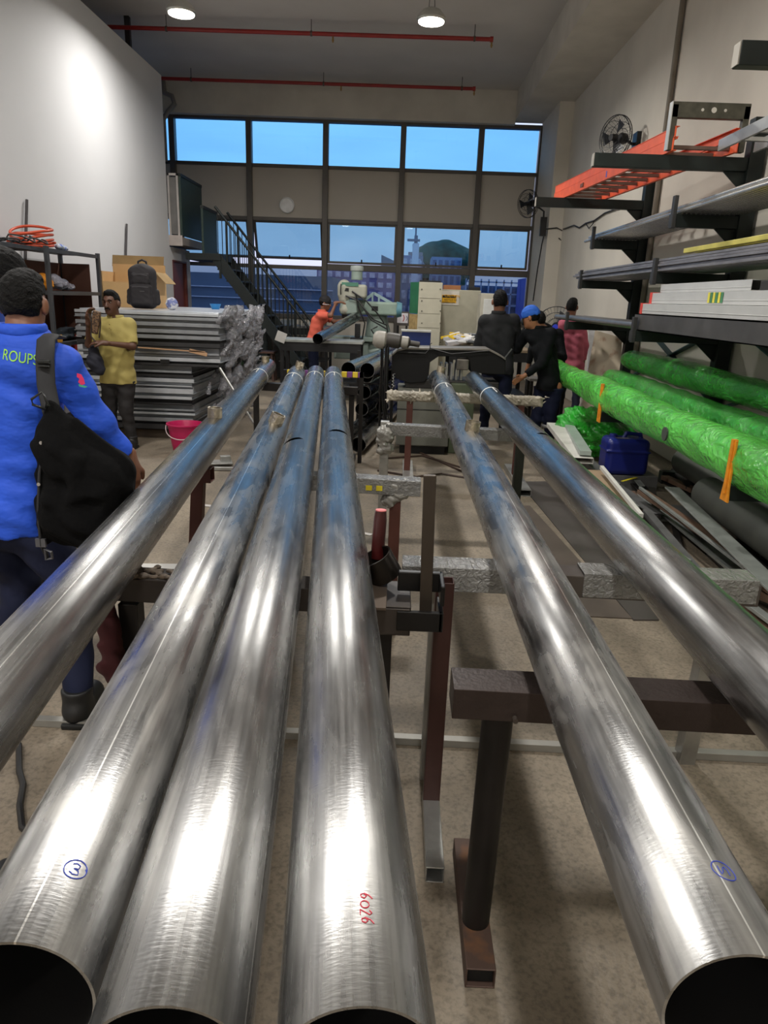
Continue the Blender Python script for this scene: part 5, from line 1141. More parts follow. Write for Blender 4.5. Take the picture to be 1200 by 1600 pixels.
obj('motor_cap', MB().lathe([(.115, -.08), (.12, -.03), (.11, .0), (.0, .012)], (m0.x, Y0+.18, m1.z), 24), M('motor_cap_m', (165, 172, 168), rough=.5), t, smooth=True)
sp_ = Q(538, 490); obj('spindle', MB().lathe([(.055, .0), (.05, -.06), (.03, -.12), (.022, -.14), (.012, -.16), (.012, -.28), (0, -.29)], (sp_.x, Y0+.1, sp_.z), 18), mk, t, smooth=True)
obj('name_plate', MB().box(Q(537, 452).x, Q(545, 452).x, Y0-.012, Y0-.002, Q(540, 455).z, Q(540, 450).z), mk, t)
obj('name_plate', MB().box(Q(534, 444).x, Q(560, 444).x, Y0-.012, Y0-.002, Q(540, 447).z, Q(540, 441).z), M('plate_green', (80, 130, 110)), t)
obj('handle_ring', MB().path([V((Q(531, 452).x, Y0+.05, Q(531, 452).z))+V((.02, .10*math.cos(q), .10*math.sin(q))) for q in [PI*i/10 for i in range(20)]], .01, 6, closed=True), mk, t)
cbm = MB()
for pts in (((550, 455), (572, 470), (590, 490), (600, 505)), ((556, 460), (560, 480), (570, 505), (566, 530)), ((565, 478), (585, 500), (604, 508), (606, 520)), ((540, 462), (560, 470), (580, 500), (606, 515)), ((590, 510), (580, 515), (588, 528))):
    cbm.path([Q(px, py, -.02) for px, py in pts], .014, 6)
obj('cable', cbm, mk, t, smooth=True)
tag(obj('vice', MB().box(Q(548, 520).x, Q(566, 520).x, Y0-.1, Y0+.12, 0.0, .96).box(Q(555, 510).x, Q(563, 510).x, Y0-.1, Y0+.05, .96, 1.2), mk, bev=.01), 'black vice and controls at the foot of the milling machine', 'vice')
tag(obj('blue_can', MB().lathe([(.045, 0), (.045, .2), (.03, .22)], Q(559, 514, -.2).xy.to_3d()+V((0, 0, .965)), 18), M('blue_can_m', (40, 70, 150))), 'blue can beside the milling machine vice', 'can') if False else None
# ================================================================== lockers, partition, fridge, bench on the right
beige = M('beige_steel', (188, 184, 166), rough=.5, var=.06); lgreen = M('locker_green', (44, 116, 78), rough=.5)
Yl = 12.4; a = PY(642, 440, Yl); b = PY(655, 440, Yl); c = PY(692, 440, Yl)
t = empty('locker', ((a.x+c.x)/2, Yl, 0)); tag(t, 'tall beige steel locker with a green front, by the window', 'locker')
obj('locker_body', MB().box(b.x, c.x, Yl, Yl+.5, 0, a.z), beige, t, bev=.006)
zg = PY(645, 490, Yl).z
dd_ = obj('door', MB().hexa([(x, y, z) for z in (zg, a.z) for (x, y) in ((a.x, Yl+.38), (b.x, Yl), (a.x+.01, Yl+.40), (b.x, Yl+.03))]), lgreen, t)
obj('lower_board', MB().hexa([(x, y, z) for z in (0, zg-.01) for (x, y) in ((a.x, Yl+.38), (b.x, Yl), (a.x+.01, Yl+.40), (b.x, Yl+.03))]), M('osb_board', (176, 150, 100), rough=.8, var=.25, ns=20), t)
for py in (452, 470, 486, 505, 520, 535): 
    for px in (659, 688): q = PY(px, py, Yl); obj('bolt', MB().cyl((q.x, Yl-.008, q.z), (q.x, Yl, q.z), .012, n=10), M('bolt_dark', (90, 86, 78)), t)
for py in (466, 490, 512): q = PY(670, py, Yl); obj('panel_line', MB().box(b.x+.02, c.x-.02, Yl-.003, Yl, q.z-.003, q.z+.003), M('line_m', (130, 126, 112)), t)
tag(obj('parts_tray', MB().box(a.x+.15, a.x+.5, Yl+.1, Yl+.4, a.z, a.z+.03).cyl((a.x+.25, Yl+.2, a.z+.03), (a.x+.25, Yl+.2, a.z+.07), .05), dk), 'small tray of parts on top of the locker', 'tray')
Yp = 12.9; a = PY(692, 452, Yp); b = PY(752, 452, Yp)
t = empty('machine_cabinet', ((a.x+b.x)/2, Yp, 0)); tag(t, 'large beige machine cabinet with a yellow caution sign', 'cabinet')
obj('cabinet_body', MB().box(a.x-.05, b.x, Yp, Yp+.9, 0, a.z), M('beige_wall', (172, 168, 150), rough=.6, var=.08), t, bev=.008)
s0 = PY(689, 454, Yp-.01); s1 = PY(716.5, 477, Yp-.01)
sg = obj('notice_board', MB().box(s0.x, s1.x, Yp-.008, Yp-.001, s1.z, s0.z), M('notice_white', (206, 200, 190), rough=.5), t)
y0_ = PY(690, 460.5, Yp-.02); y1_ = PY(712.5, 473.5, Yp-.02)
obj('sign_yellow', MB().box(y0_.x, y1_.x, Yp-.012, Yp-.008, y1_.z, y0_.z), M('sign_yellow_m', (226, 170, 20), rough=.5), sg)
zb2 = y0_.z-(y0_.z-y1_.z)*.36
obj('sign_black', MB().box(y0_.x+.02, y1_.x-.005, Yp-.015, Yp-.012, zb2, y0_.z-.008), M('sign_black_m', (20, 18, 14)), sg)
def text(body, loc, size, mat, parent, name='lettering', rot=(PI/2, 0, 0), ext=.0008, align='LEFT'):
    cu = bpy.data.curves.new(name, 'FONT'); cu.body = body; cu.size = size; cu.extrude = ext; cu.align_x = align
    o = bpy.data.objects.new(name, cu); COL.objects.link(o); dg = bpy.context.evaluated_depsgraph_get(); dg.update()
    me = bpy.data.meshes.new_from_object(o.evaluated_get(dg)); Rm = Euler(rot).to_matrix()
    vs = [Rm @ v.co + V(loc) for v in me.vertices]; fs = [tuple(p.vertices) for p in me.polygons]
    bpy.data.objects.remove(o); bpy.data.curves.remove(cu)
    if parent is None: return vs, fs
    return obj(name, (vs, fs), mat, parent)
text('CAUTION', (y0_.x+.055, Yp-.0165, zb2+.012), .058, M('sign_yellow_m', (226, 170, 20)), sg)
text('NOTICE OF', (y0_.x+.05, Yp-.014, zb2-.048), .042, M('sign_black_m', (20, 18, 14)), sg)
text('OPERATION', (y0_.x+.03, Yp-.014, zb2-.088), .038, M('sign_black_m', (20, 18, 14)), sg)
q = PY(696, 449, Yp+.1); r_ = PY(720, 449, Yp+.1)
tag(obj('wooden_box', MB().box(q.x-.03, r_.x, Yp+.1, Yp+.35, a.z+.001, a.z+.075), M('wood_box', (156, 104, 66), rough=.7), bev=.004), 'small wooden box on top of the beige machine cabinet', 'box')
q = PY(741, 447, Yp+.2); tag(obj('switch_box', MB().box(q.x-.09, q.x+.10, Yp+.1, Yp+.3, a.z+.001, a.z+.06), dk, bev=.01), 'small dark switch box on the right end of the machine cabinet', 'box')
Yf = 12.2; a = PY(752, 458, Yf); b = PY(786, 458, Yf)
t = empty('white_cabinet', ((a.x+b.x)/2, Yf, 0)); tag(t, 'white framed cabinet behind the dark-haired man', 'cabinet')
obj('cabinet_body', MB().box(a.x, b.x, Yf, Yf+.5, 0, a.z), M('cab_beige', (186, 182, 168), rough=.5), t, bev=.008)
obj('door', MB().box(a.x+.05, b.x-.05, Yf-.02, Yf, .1, a.z-.09), M('cab_white', (206, 208, 206), rough=.4), t, bev=.006)
q = PY(752, 446, 13.6); tag(obj('outdoor_unit', MB().box(q.x, q.x+.35, 13.85, 14.3, 1.85, 2.0), M('blue_grey_box', (110, 130, 150)), bev=.01), 'pale blue box standing on top behind the white cabinet', 'box') if False else None
# bright white notice by the milling machine
q0 = PY(621, 489, 14.2); q1 = PY(637, 505, 14.2)
t = empty('display_board', ((q0.x+q1.x)/2, 14.2, 0)); tag(t, 'small white framed board with curved marks right of the milling machine', 'sign')
obj('board', MB().box(q0.x-.03, q1.x+.03, 14.21, 14.25, q1.z-.05, q0.z+.03), M('board_frame', (90, 84, 80)), t); obj('sheet', MB().box(q0.x, q1.x, 14.2, 14.21, q1.z, q0.z), M('sheet_white', (240, 235, 240)), t)
mid = (q0+q1)/2
obj('curved_mark', MB().path([V((mid.x+.05+.04*math.cos(q), 14.197, mid.z+.05*math.sin(q))) for q in [-1+2*i/8 for i in range(9)]], .006, 5), M('mark_blue', (70, 60, 120)), t)
obj('curved_mark', MB().path([V((mid.x-.02+.05*math.cos(q), 14.197, mid.z+.07*math.sin(q))) for q in [-1+2*i/8 for i in range(9)]], .008, 5), M('mark_red', (200, 90, 90)), t)
obj('leg', MB().box(q0.x, q0.x+.04, 14.22, 14.26, 0, q1.z), dk, t); obj('leg', MB().box(q1.x-.04, q1.x, 14.22, 14.26, 0, q1.z), dk, t)
# low blue panel and cluttered bench
Yb = 11.2; a = PY(628, 518, Yb); b = PY(672, 546, Yb)
t = empty('blue_bin', ((a.x+b.x)/2, Yb, 0)); tag(t, 'dark blue steel bin standing before the locker', 'bin')
obj('bin_body', MB().box(a.x, b.x, Yb, Yb+.5, 0, a.z), M('navy_steel', (22, 44, 104), rough=.45, var=.08), t, bev=.006)
obj('rim', MB().box(a.x-.01, b.x+.01, Yb-.01, Yb+.51, a.z, a.z+.02), M('rim_pale', (176, 176, 170)), t)
bench(.72, 2.0, 10.9, 11.9, .985, 'brown workbench covered with tools and papers, left of the dark-haired man', M('bench_brown', (138, 120, 98), rough=.6, var=.15), dk)
random.seed(11); cls = ((215, 215, 215), (60, 60, 62), (215, 180, 40), (130, 132, 134), (230, 225, 215), (90, 94, 98), (225, 222, 215), (200, 200, 205))
for k in range(26):
    u, v_ = random.random(), random.random(); x = .80+.85*u; y = 11.05+.75*v_; c = random.choice(cls); w = random.uniform(.18, .38)
    mb = MB().obox((x, y, .985+.07+.05*v_), (w, w*random.uniform(.3, .7), random.uniform(.03, .07)), rot=(random.uniform(-.3, .3), random.uniform(-.25, .25), random.uniform(0, 3)))
    mb.obox((x+.02, y, .985+.12+.05*v_), (w*.5, w*.2, .03), rot=(0, random.uniform(-.3, .3), random.uniform(0, 3)))
    tag(obj('tool_pack', mb, M('clut_%d_%d_%d' % c, c, rough=.45), bev=.004), 'tool, pack or paper in the heap on the brown workbench', 'tool', 'heap of tools and papers on the brown workbench')
# ================================================================== belt grinder / linisher on a concrete-grey pedestal
Ym = 8.0; blk = M('guard_black', (12, 12, 13), rough=.55, spec=.3); gtrim = M('guard_trim', (128, 124, 118), rough=.4, metal=.4, var=.15)
t = empty('belt_grinder', (.55, Ym+.1, 0)); tag(t, 'large black hooded belt machine on a grey pedestal beyond the right-hand pipes', 'machine')
def G(px, py, dy=0): return PY(px, py, Ym+dy)
ol = [(613, 556), (621, 548), (633, 545), (764, 547), (782, 557), (790, 563), (790, 585), (772, 585), (736, 582), (733, 562), (727, 557), (685, 557), (672, 566), (670, 585), (664, 597), (640, 599), (620, 592), (612, 580)]
P3 = [G(px, py) for px, py in ol]; n = len(P3); bk = [p+V((0, .34, 0)) for p in P3]
obj('guard', MB().add(P3+bk, [tuple(range(n-1, -1, -1)), tuple(range(n, 2*n))]+[(i, (i+1) % n, n+(i+1) % n, n+i) for i in range(n)]), blk, t, bev=.006)
tr = [G(px, py, -.02) for px, py in ((613, 556), (621, 549), (634, 546), (764, 548), (783, 558), (790, 563))]
tm = MB()
for i in range(len(tr)-1): tm.hexa([p+V((0, dy, dz)) for dz in (.0, .022) for dy in (0, .40) for p in (tr[i], tr[i+1])])
obj('guard_trim', tm, gtrim, t, bev=.003)
obj('machine_bed', MB().box(G(640, 600).x-.05, G(780, 600).x, Ym+.02, Ym+.55, .70, .80), M('bed_dark', (40, 38, 36), rough=.5, metal=.3), t, bev=.01)
ped = obj('pedestal', MB().box(G(620, 650).x, G(700, 650).x, Ym-.25, Ym+.5, .10, .70), M('pedestal_grey', (96, 96, 88), rough=.7, var=.2, ns=5, bump=.1), t, bev=.01)
obj('pedestal_seam', MB().box(G(620, 650).x-.004, G(700, 650).x+.004, Ym-.254, Ym+.504, .50, .508), dk, ped)
obj('plinth', MB().box(G(626, 650).x, G(696, 650).x, Ym-.18, Ym+.45, 0, .10), dk, t)
obj('side_box', MB().box(G(702, 650).x, G(738, 650).x, Ym-.1, Ym+.4, .0, .78), M('side_box_m', (74, 82, 62), rough=.6, var=.2), t, bev=.01)
for k in range(5): obj('drive_part', MB().box(G(690+8*k, 560).x, G(694+8*k, 560).x, Ym+.1, Ym+.3, .80, .98), galv, t, bev=.003)
obj('gear_box', MB().box(G(714, 560).x, G(733, 560).x, Ym-.02, Ym+.2, G(720, 578).z, G(720, 561).z), M('gear_grey', (104, 100, 94), rough=.4, metal=.5, var=.3, ns=15), t, bev=.01)
mc = G(600, 530, -.05)
obj('motor', MB().lathe([(0, 0), (.05, .0), (.085, .03), (.095, .06), (.095, .13), (.06, .16)], mc+V((-.12, 0, 0)), 26, (1, 0, -.08)), M('motor_grey', (150, 146, 138), rough=.45, var=.12), t, smooth=True)
obj('motor_body', MB().lathe([(.075, 0), (.08, .02), (.08, .14), (.06, .16), (.06, .24), (.03, .26), (.03, .36), (0, .37)], mc+V((.03, 0, -.0)), 24, (1, 0, -.12)), M('motor_dark', (64, 60, 56), rough=.5), t, smooth=True)
obj('motor_collar', MB().lathe([(.062, 0), (.066, .02), (.066, .07), (.055, .08)], mc+V((.19, 0, -.02)), 24, (1, 0, -.12)), M('motor_grey', (150, 146, 138)), t, smooth=True)
obj('motor_post', MB().cyl(mc+V((.04, 0, -.05)), (mc.x+.04, mc.y, .0), .022, n=12).cyl(mc+V((-.02, .02, -.08)), (mc.x-.02, mc.y+.02, .02), .012, n=8), black_steel, t, smooth=True)
obj('spring', MB().path([V((mc.x+.12+.015*math.cos(q*2.2), mc.y+.015*math.sin(q*2.2), .86-.012*q)) for q in range(14)], .005, 5), galv, t)
w = MB()
for dx_ in (0, .02, .045): w.path([mc+V((.03+dx_, -.03, .05)), mc+V((.0+dx_, -.07, -.1)), V((mc.x+.0+dx_, mc.y-.08, .75)), V((mc.x+.01+dx_, mc.y-.06, .5)), V((mc.x+.05+dx_, mc.y, .3))], .007, 6)
w.path([G(620, 550, -.03), G(665, 552, -.03), G(672, 544, -.03), G(705, 553, -.03), G(740, 550, -.03), G(764, 548, -.03)], .006, 6)
w.path([G(672, 546, -.03), G(672, 538, -.03), G(675, 536, -.03)], .005, 5)
obj('cable', w, mk, t, smooth=True)
tag(obj('lever', MB().beam(G(788, 560, -.1), G(800, 545, -.1), .012, .012), M('lever_dark', (80, 80, 80), rough=.4)), 'small steel lever at the right end of the black machine hood', 'lever')
# ================================================================== people
def cloth(name, col, rough=.8, var=.12, ns=5, **k): return M(name, col, rough=rough, var=var, ns=ns, bump=.25, bs=14, **k)
skin_b = M('skin_brown', (124, 82, 60), rough=.5, var=.08, ns=8); skin_d = M('skin_dark', (88, 58, 44), rough=.5, var=.1, ns=8); skin_m = M('skin_mid', (158, 108, 78), rough=.5, var=.08, ns=8)
hair_m = M('hair_black', (9, 8, 8), rough=.7, var=.4, ns=60, bump=.5, bs=120, spec=.2)
boot_m = M('boot_black', (24, 24, 25), rough=.5, var=.15)
def hand(s, w, d, nrm, side, curl=.5, k=.008, sc=1.):
    # w wrist, d finger direction, nrm palm normal (fingers bend towards it), side: thumb direction
    w = V(w); d = V(d).normalized(); nrm = V(nrm); nrm = (nrm-d*nrm.dot(d)).normalized(); sd = V(side); sd = (sd-d*sd.dot(d)-nrm*sd.dot(nrm)).normalized()
    s.cone(w-d*.02, w+d*.03, .026*sc, .027*sc, k=.015)
    for q in (-.026, -.009, .009, .026): s.cone(w+d*.02+sd*q*.7*sc, w+d*.085*sc+sd*q*sc, .015*sc, .0135*sc, k=.012, pad=.03)
    for q, L in ((.028, .070), (.0095, .079), (-.0095, .074), (-.028, .058)):
        p = w+d*.09*sc+sd*q*sc; dd = d.copy(); r = .0098*sc
        for j, fr_ in enumerate((.45, .32, .25)):
            a = curl*(.55+.35*j); dd = (dd*math.cos(a)+nrm*math.sin(a)).normalized(); nn = (nrm-dd*nrm.dot(dd)).normalized(); nrm_, p2 = nn, p+dd*L*fr_*sc*1.15
            s.cone(p, p2, r, r*.92, k=.003, pad=.03); p = p2; r *= .92
    p = w+d*.03*sc+sd*.024*sc; t1 = (d*.65+sd*.7+nrm*.25).normalized(); p2 = p+t1*.04*sc; t2 = (d*.9+sd*.25+nrm*.4).normalized()
    s.cone(p, p2, .0145*sc, .012*sc, k=.01, pad=.03).cone(p2, p2+t2*.032*sc, .0115*sc, .0095*sc, k=.003, pad=.03)
def person(label, X, Y, H, yaw, skin, shirt, trousers, J=None, sleeve=1., hem=None, hair=hair_m, cap=None, hyaw=None, hpitch=0., h=.0075, name='person', build=1.,
           curlL=.5, curlR=.5, palmL=None, palmR=None, face=False, beard=False, wr=.004, shoe=boot_m, collar=True, head_r=1., legs=True, handR_dir=None, handL_dir=None, root_z=0.):
    sc = H/1.72; cy, sy = math.cos(yaw), math.sin(yaw)
    def W(x, y, z): return V((X+(cy*x-sy*y)*sc, Y+(sy*x+cy*y)*sc, z*sc))
    fw = V((-sy, cy, 0)); rt = V((cy, sy, 0))
    D = dict(pelvis=W(0, 0, .93), chest=W(0, 0, 1.25), neck=W(0, -.01, 1.44), head=W(0, .015, 1.595), hipL=W(-.09, 0, .90), hipR=W(.09, 0, .90),
             kneeL=W(-.11, .02, .49), kneeR=W(.11, .02, .49), ankL=W(-.12, -.03, .09), ankR=W(.12, -.03, .09))
    J = dict(J or {}); D.update(J)
    pel, che, nec, hea = D['pelvis'], D['chest'], D['neck'], D['head']
    if 'hipL' not in J: D['hipL'] = pel-rt*.09*sc-V((0, 0, .03)); D['hipR'] = pel+rt*.09*sc-V((0, 0, .03))
    brt = J.get('rt', rt)
    for sd, sg in (('L', -1), ('R', 1)):
        D.setdefault('sh'+sd, nec+brt*(sg*.175*sc*build)-V((0, 0, .045*sc)))
        D.setdefault('el'+sd, D['sh'+sd]+brt*(sg*.05)-V((0, 0, .28*sc))+fw*.0)
        D.setdefault('wr'+sd, D['el'+sd]+fw*.06*sc-V((0, 0, .25*sc)))
    pts = [v_ for k_, v_ in D.items() if k_ != 'rt']; lo = V([min(p[i] for p in pts)-.22 for i in range(3)]); hi = V([max(p[i] for p in pts)+.22 for i in range(3)]); lo.z = -.02
    hy = yaw if hyaw is None else hyaw
    f0 = V((-math.sin(hy), math.cos(hy), 0)); hr = V((math.cos(hy), math.sin(hy), 0)); hf = (f0*math.cos(hpitch)-V((0, 0, 1))*math.sin(hpitch)).normalized(); hu = hr.cross(hf).normalized()
    Rh = np.array([[hr.x, hf.x, hu.x], [hr.y, hf.y, hu.y], [hr.z, hf.z, hu.z]]); hs = sc*head_r
    def Hd(x, y, z): return hea+(hr*x+hf*y+hu*z)*hs
    root = empty(name, (X, Y, 0)); tag(root, label, 'person')
    def torso(s, o):
        for sg in (-1, 1):
            s.cone(che+brt*sg*.075*sc*build+V((0, 0, .03)), pel+rt*sg*.065*sc+V((0, 0, .05)), (.108+o)*sc*build, (.095+o)*sc, k=.06)
            s.cone(nec-V((0, 0, .10*sc)), D['shL' if sg < 0 else 'shR'], (.085+o)*sc, (.062+o)*sc, k=.06)
            s.ell(pel+rt*sg*.06*sc-fw*.01, ((.10+o)*sc, (.11+o)*sc, (.13+o)*sc), k=.05)
            if o > 0: s.cone(pel+rt*sg*.065*sc, D['hipL' if sg < 0 else 'hipR']-V((0, 0, .12)), (.104+o)*sc, (.108+o)*sc, k=.05)
        s.cone(nec-V((0, 0, .12)), nec+V((0, 0, -.02)), (.09+o)*sc, (.065+o)*sc, k=.05)
    def legs_(s, o, k=.03):
        for sd in 'LR':
            s.cone(D['hip'+sd], D['knee'+sd], (.088+o)*sc, (.058+o)*sc, k=k).cone(D['knee'+sd], D['ank'+sd], (.056+o)*sc, (.040+o)*sc, k=k)
    def arm(s, sd, o, end=1., k=.03):
        a, b, c = D['sh'+sd], D['el'+sd], D['wr'+sd]
        if end <= .5: b2 = a.lerp(b, end*2); s.cone(a, b2, (.056+o)*sc, (.048+o)*sc, k=k); return b2, (b-a).normalized()
        s.cone(a, b, (.056+o)*sc, (.044+o)*sc, k=k); e2 = b.lerp(c, (end-.5)*2); s.cone(b, e2, (.044+o)*sc, (.044-.014*(end-.5)*2+o)*sc, k=k); return e2, (c-b).normalized()
    # one continuous body
    s = SDF(lo, hi, h); torso(s, -.012); legs_(s, -.01); 
    for sd in 'LR':
        arm(s, sd, -.008); w = D['wr'+sd]; dr = (handL_dir if sd == 'L' else handR_dir) or (w-D['el'+sd]).normalized()
        pm_ = (palmL if sd == 'L' else palmR) or (fw*-.2+brt*(1 if sd == 'L' else -1)); th = fw+V((0, 0, .2))
        hand(s, w, dr, pm_, th, curlL if sd == 'L' else curlR, sc=sc)
        a_ = D['ank'+sd]; ff = (fw*.9+V((0, 0, 0))).normalized(); s.cone(a_-V((0, 0, .03)), a_+ff*.12*sc-V((0, 0, .05*sc)), .038, .03, k=.02)
    s.cone(nec-V((0, 0, .05)), Hd(0, -.015, -.05), .058*sc, .055*sc, k=.03)
    s.ell(Hd(0, -.005, .025), (.074*hs, .094*hs, .092*hs), Rh, k=.02).ell(Hd(0, .022, -.045), (.058*hs, .068*hs, .075*hs), Rh, k=.035).ell(Hd(0, .062, -.092), (.026*hs, .022*hs, .022*hs), Rh, k=.03)
    s.cone(Hd(0, .092, .015), Hd(0, .108, -.028), .009*hs, .015*hs, k=.012).ell(Hd(0, .086, .033), (.05*hs, .015*hs, .010*hs), Rh, k=.015)
    for sg in (-1, 1):
        s.ell(Hd(sg*.082, -.008, -.006), (.013*hs, .021*hs, .034*hs), Rh, k=.008).ell(Hd(sg*.031, .100, .012), (.015*hs, .012*hs, .010*hs), Rh, k=.008, cut=True)
        s.ell(Hd(sg*.014, .103, -.030), (.010*hs, .010*hs, .008*hs), Rh, k=.008)
    s.ell(Hd(0, .086, -.062), (.026*hs, .014*hs, .0075*hs), Rh, k=.006).ell(Hd(0, .103, -.0625), (.026*hs, .008*hs, .0022*hs), Rh, k=.003, cut=True)
    body = obj('body', s.mesh(), skin, root, smooth='full')
    # eyes
    if face:
        for sg in (-1, 1):
            obj('eye', MB().lathe([(0, -.010*hs), (.006*hs, -.007*hs), (.009*hs, 0), (.006*hs, .007*hs), (0, .010*hs)], Hd(sg*.031, .077, .012), 12, hf), M('eye_white', (150, 138, 126), rough=.2), root, smooth='full')
            obj('iris', MB().lathe([(.006*hs, .0), (.005*hs, .003), (0, .0035)], Hd(sg*.031, .0855, .012), 10, hf), M('iris_m', (24, 16, 12), rough=.2), root)
            obj('eyebrow', MB().path([Hd(sg*.014, .099, .032), Hd(sg*.032, .098, .038), Hd(sg*.052, .083, .032)], .0045*hs, 6), hair, root)
        if beard: obj('moustache', MB().path([Hd(-.028, .088, -.056), Hd(-.012, .104, -.046), Hd(.012, .104, -.046), Hd(.028, .088, -.056)], .0065*hs, 6), hair, root, smooth='full')
    # hair
    if cap is None or True:
        s = SDF(hea-V((.16, .16, .16)), hea+V((.16, .16, .18)), .005)
        s.ell(Hd(0, -.012, .032), (.080*hs, .100*hs, .098*hs), Rh, k=0).ell(Hd(0, -.032, .0), (.073*hs, .074*hs, .080*hs), Rh, k=.02)
        if hair is not None and cap is None: s.ell(Hd(.0, .03, .105), (.055*hs, .06*hs, .03*hs), Rh, k=.03)
        s.box(Hd(0, .125, -.025), (.11*hs, .075*hs, .105*hs), Rh, rr=.02, k=.01, cut=True).plane(Hd(0, -.05, -.052), -hu+hf*-.15)
        for sg in (-1, 1): s.box(Hd(sg*.098, .040, -.035), (.040*hs, .062*hs, .072*hs), Rh, rr=.01, k=.01, cut=True)
        s.wrinkle(.0022, (95, 80, 110), X); obj('hair', s.mesh(), hair, root, smooth='full')
    if cap:
        s = SDF(hea-V((.18, .18, .16)), hea+V((.18, .18, .18)), .006)
        s.ell(Hd(0, -.008, .04), (.092*hs, .112*hs, .104*hs), Rh, k=0).plane(Hd(0, 0, .012), -hu-hf*.10); s.cone(Hd(-.05, -.085, .03), Hd(.05, -.085, .03), .022*hs, k=.02); s.wrinkle(.002, (60, 50, 70))
        obj('cap', s.mesh(), cap, root, smooth='full')
    # shirt
    hz = (hem if hem is not None else pel.z-.07*sc)
    s = SDF(lo, hi, h); torso(s, .008); s.plane((0, 0, hz), (0, 0, -1)); 
    for sd in 'LR':
        e2, dd = arm(s, sd, .012, sleeve)
        s.plane(e2-dd*.005, dd, rad=.085)
    s.wrinkle(wr, (23, 19, 29), X*3+Y); s.plane(nec+V((0, 0, .012)), V((0, 0, 1))+fw*.25, rad=.16)
    sh = obj('shirt', s.mesh(), shirt, root, smooth='full')
    if collar:
        obj('collar', MB().path([nec+V((0, 0, .004))+(brt*math.cos(q)+fw*math.sin(q)*.95)*.078*sc+fw*(-.008) for q in [PI*.62+2*PI*i/28*.93 for i in range(29)]], .01, 8, flat=(.008, .022)), shirt, sh, smooth='full')
    # trousers
    s = SDF(lo, hi, h)
    for sg in (-1, 1): s.ell(pel+rt*sg*.055*sc-fw*.01, (.112*sc, .118*sc, .14*sc), k=.05)
    s.cone(pel+V((0, 0, .0)), pel+V((0, 0, .1)), .12*sc, .10*sc, k=.04)
    legs_(s, .014); s.wrinkle(wr*1.1, (19, 23, 25), X)
    s.plane((0, 0, hz+.03), (0, 0, 1))
    for sd in 'LR': s.plane(D['ank'+sd]-V((0, 0, .02)), (0, 0, -1), rad=.12)
    obj('trousers', s.mesh(), trousers, root, smooth='full')
    for sd in 'LR':
        a_ = D['ank'+sd]; c0 = V((a_.x, a_.y, 0)); s = SDF(c0-V((.25, .25, .03)), c0+V((.25, .25, .3)), .007)
        s.cone(c0+V((0, 0, .055))-fw*.02, c0+V((0, 0, .045))+fw*.14, .052*sc, .048*sc, k=.03).cone(c0+V((0, 0, .06)), V((a_.x, a_.y, a_.z+.035)), .052*sc, .058*sc, k=.02)
        s.plane((0, 0, .004), (0, 0, -1)).plane((0, 0, a_.z+.045), (0, 0, 1))
        b_ = obj('boot', s.mesh(), shoe, root, smooth='full')
        obj('sole', MB().prism([(-.045, -.075), (.045, -.075), (.056, .0), (.054, .12), (.035, .185), (-.035, .185), (-.054, .12), (-.056, 0)], c0+V((0, 0, .001)), rt, fw, .022), M('sole_m', (16, 16, 16), rough=.7), b_, bev=.006)
    return root, D, sh

# ---- man in the bright blue shirt, seen from behind at the left edge
blue = M('royal_blue_cloth', (30, 82, 208), rough=.7, var=.14, ns=3, bump=.9, bs=7, scale=(1, 1, 1.8))
navy = cloth('navy_cloth', (22, 27, 50), spec=.25, rough=.8, var=.2)
nk = PY(36, 516, 2.62)
J = dict(head=PY(38, 476, 2.66), neck=nk, chest=PY(14, 640, 2.62), pelvis=PY(10, 800, 2.60), shR=PY(97, 572, 2.60), elR=PY(152, 662, 2.66), wrR=PY(203, 716, 2.74),
         shL=PY(-52, 572, 2.62), elL=PY(-100, 690, 2.75), wrL=PY(-70, 750, 3.0), ankR=V((-1.215, 2.44, .10)), kneeR=V((-1.26, 2.60, .50)), ankL=V((-1.58, 2.62, .10)), kneeL=V((-1.52, 2.68, .5)))
J['hipR'] = J['pelvis']+V((.10, 0, -.05)); J['hipL'] = J['pelvis']+V((-.10, 0, -.05))
r1, D1, sh1 = person('man in bright blue long-sleeved shirt with a black bag, back turned, left edge', J['pelvis'].x, 2.62, 1.76, .05, skin_b, blue, navy, J, sleeve=.93, hpitch=.15, hyaw=.06, h=.008, wr=.0048, palmR=(-.3, .2, -1), handR_dir=V((.05, -.1, -1)), curlR=.45, head_r=.92, build=1.0)
# lettering across the back and the small red and green sleeve mark, pressed onto the shirt
def press(vs, fs, target, d, off=.0025):
    me = target.data; o0 = V(ORG[target.parent.name]); bv = BVHTree.FromPolygons([v.co+o0 for v in me.vertices], [tuple(p.vertices) for p in me.polygons]); d = V(d).normalized(); out = []
    for v in vs:
        hit = bv.ray_cast(V(v)-d*.6, d); out.append(hit[0]-d*off if hit[0] is not None else V(v))
    return out, fs
def grid_text(body, p0, size, xdir, rot=(PI/2, 0, 0)):
    return text(body, p0, size, None, None, ext=0, rot=rot)
p0 = PY(-9, 563, 2.45); vs, fs = text('ROUPS', p0, .052, None, None, rot=(PI/2, .12, 0), ext=0)
w_ = max(v.x for v in vs)-min(v.x for v in vs); x0_ = min(v.x for v in vs); tgt = PY(43, 570, 2.45).x-p0.x
vs = [V((p0.x+(v.x-x0_)*tgt/w_, v.y, v.z)) for v in vs]
vs, fs = press(vs, fs, sh1, (0, 1, 0)); obj('lettering', (vs, fs), M('lime_print', (150, 215, 70), rough=.6), sh1)
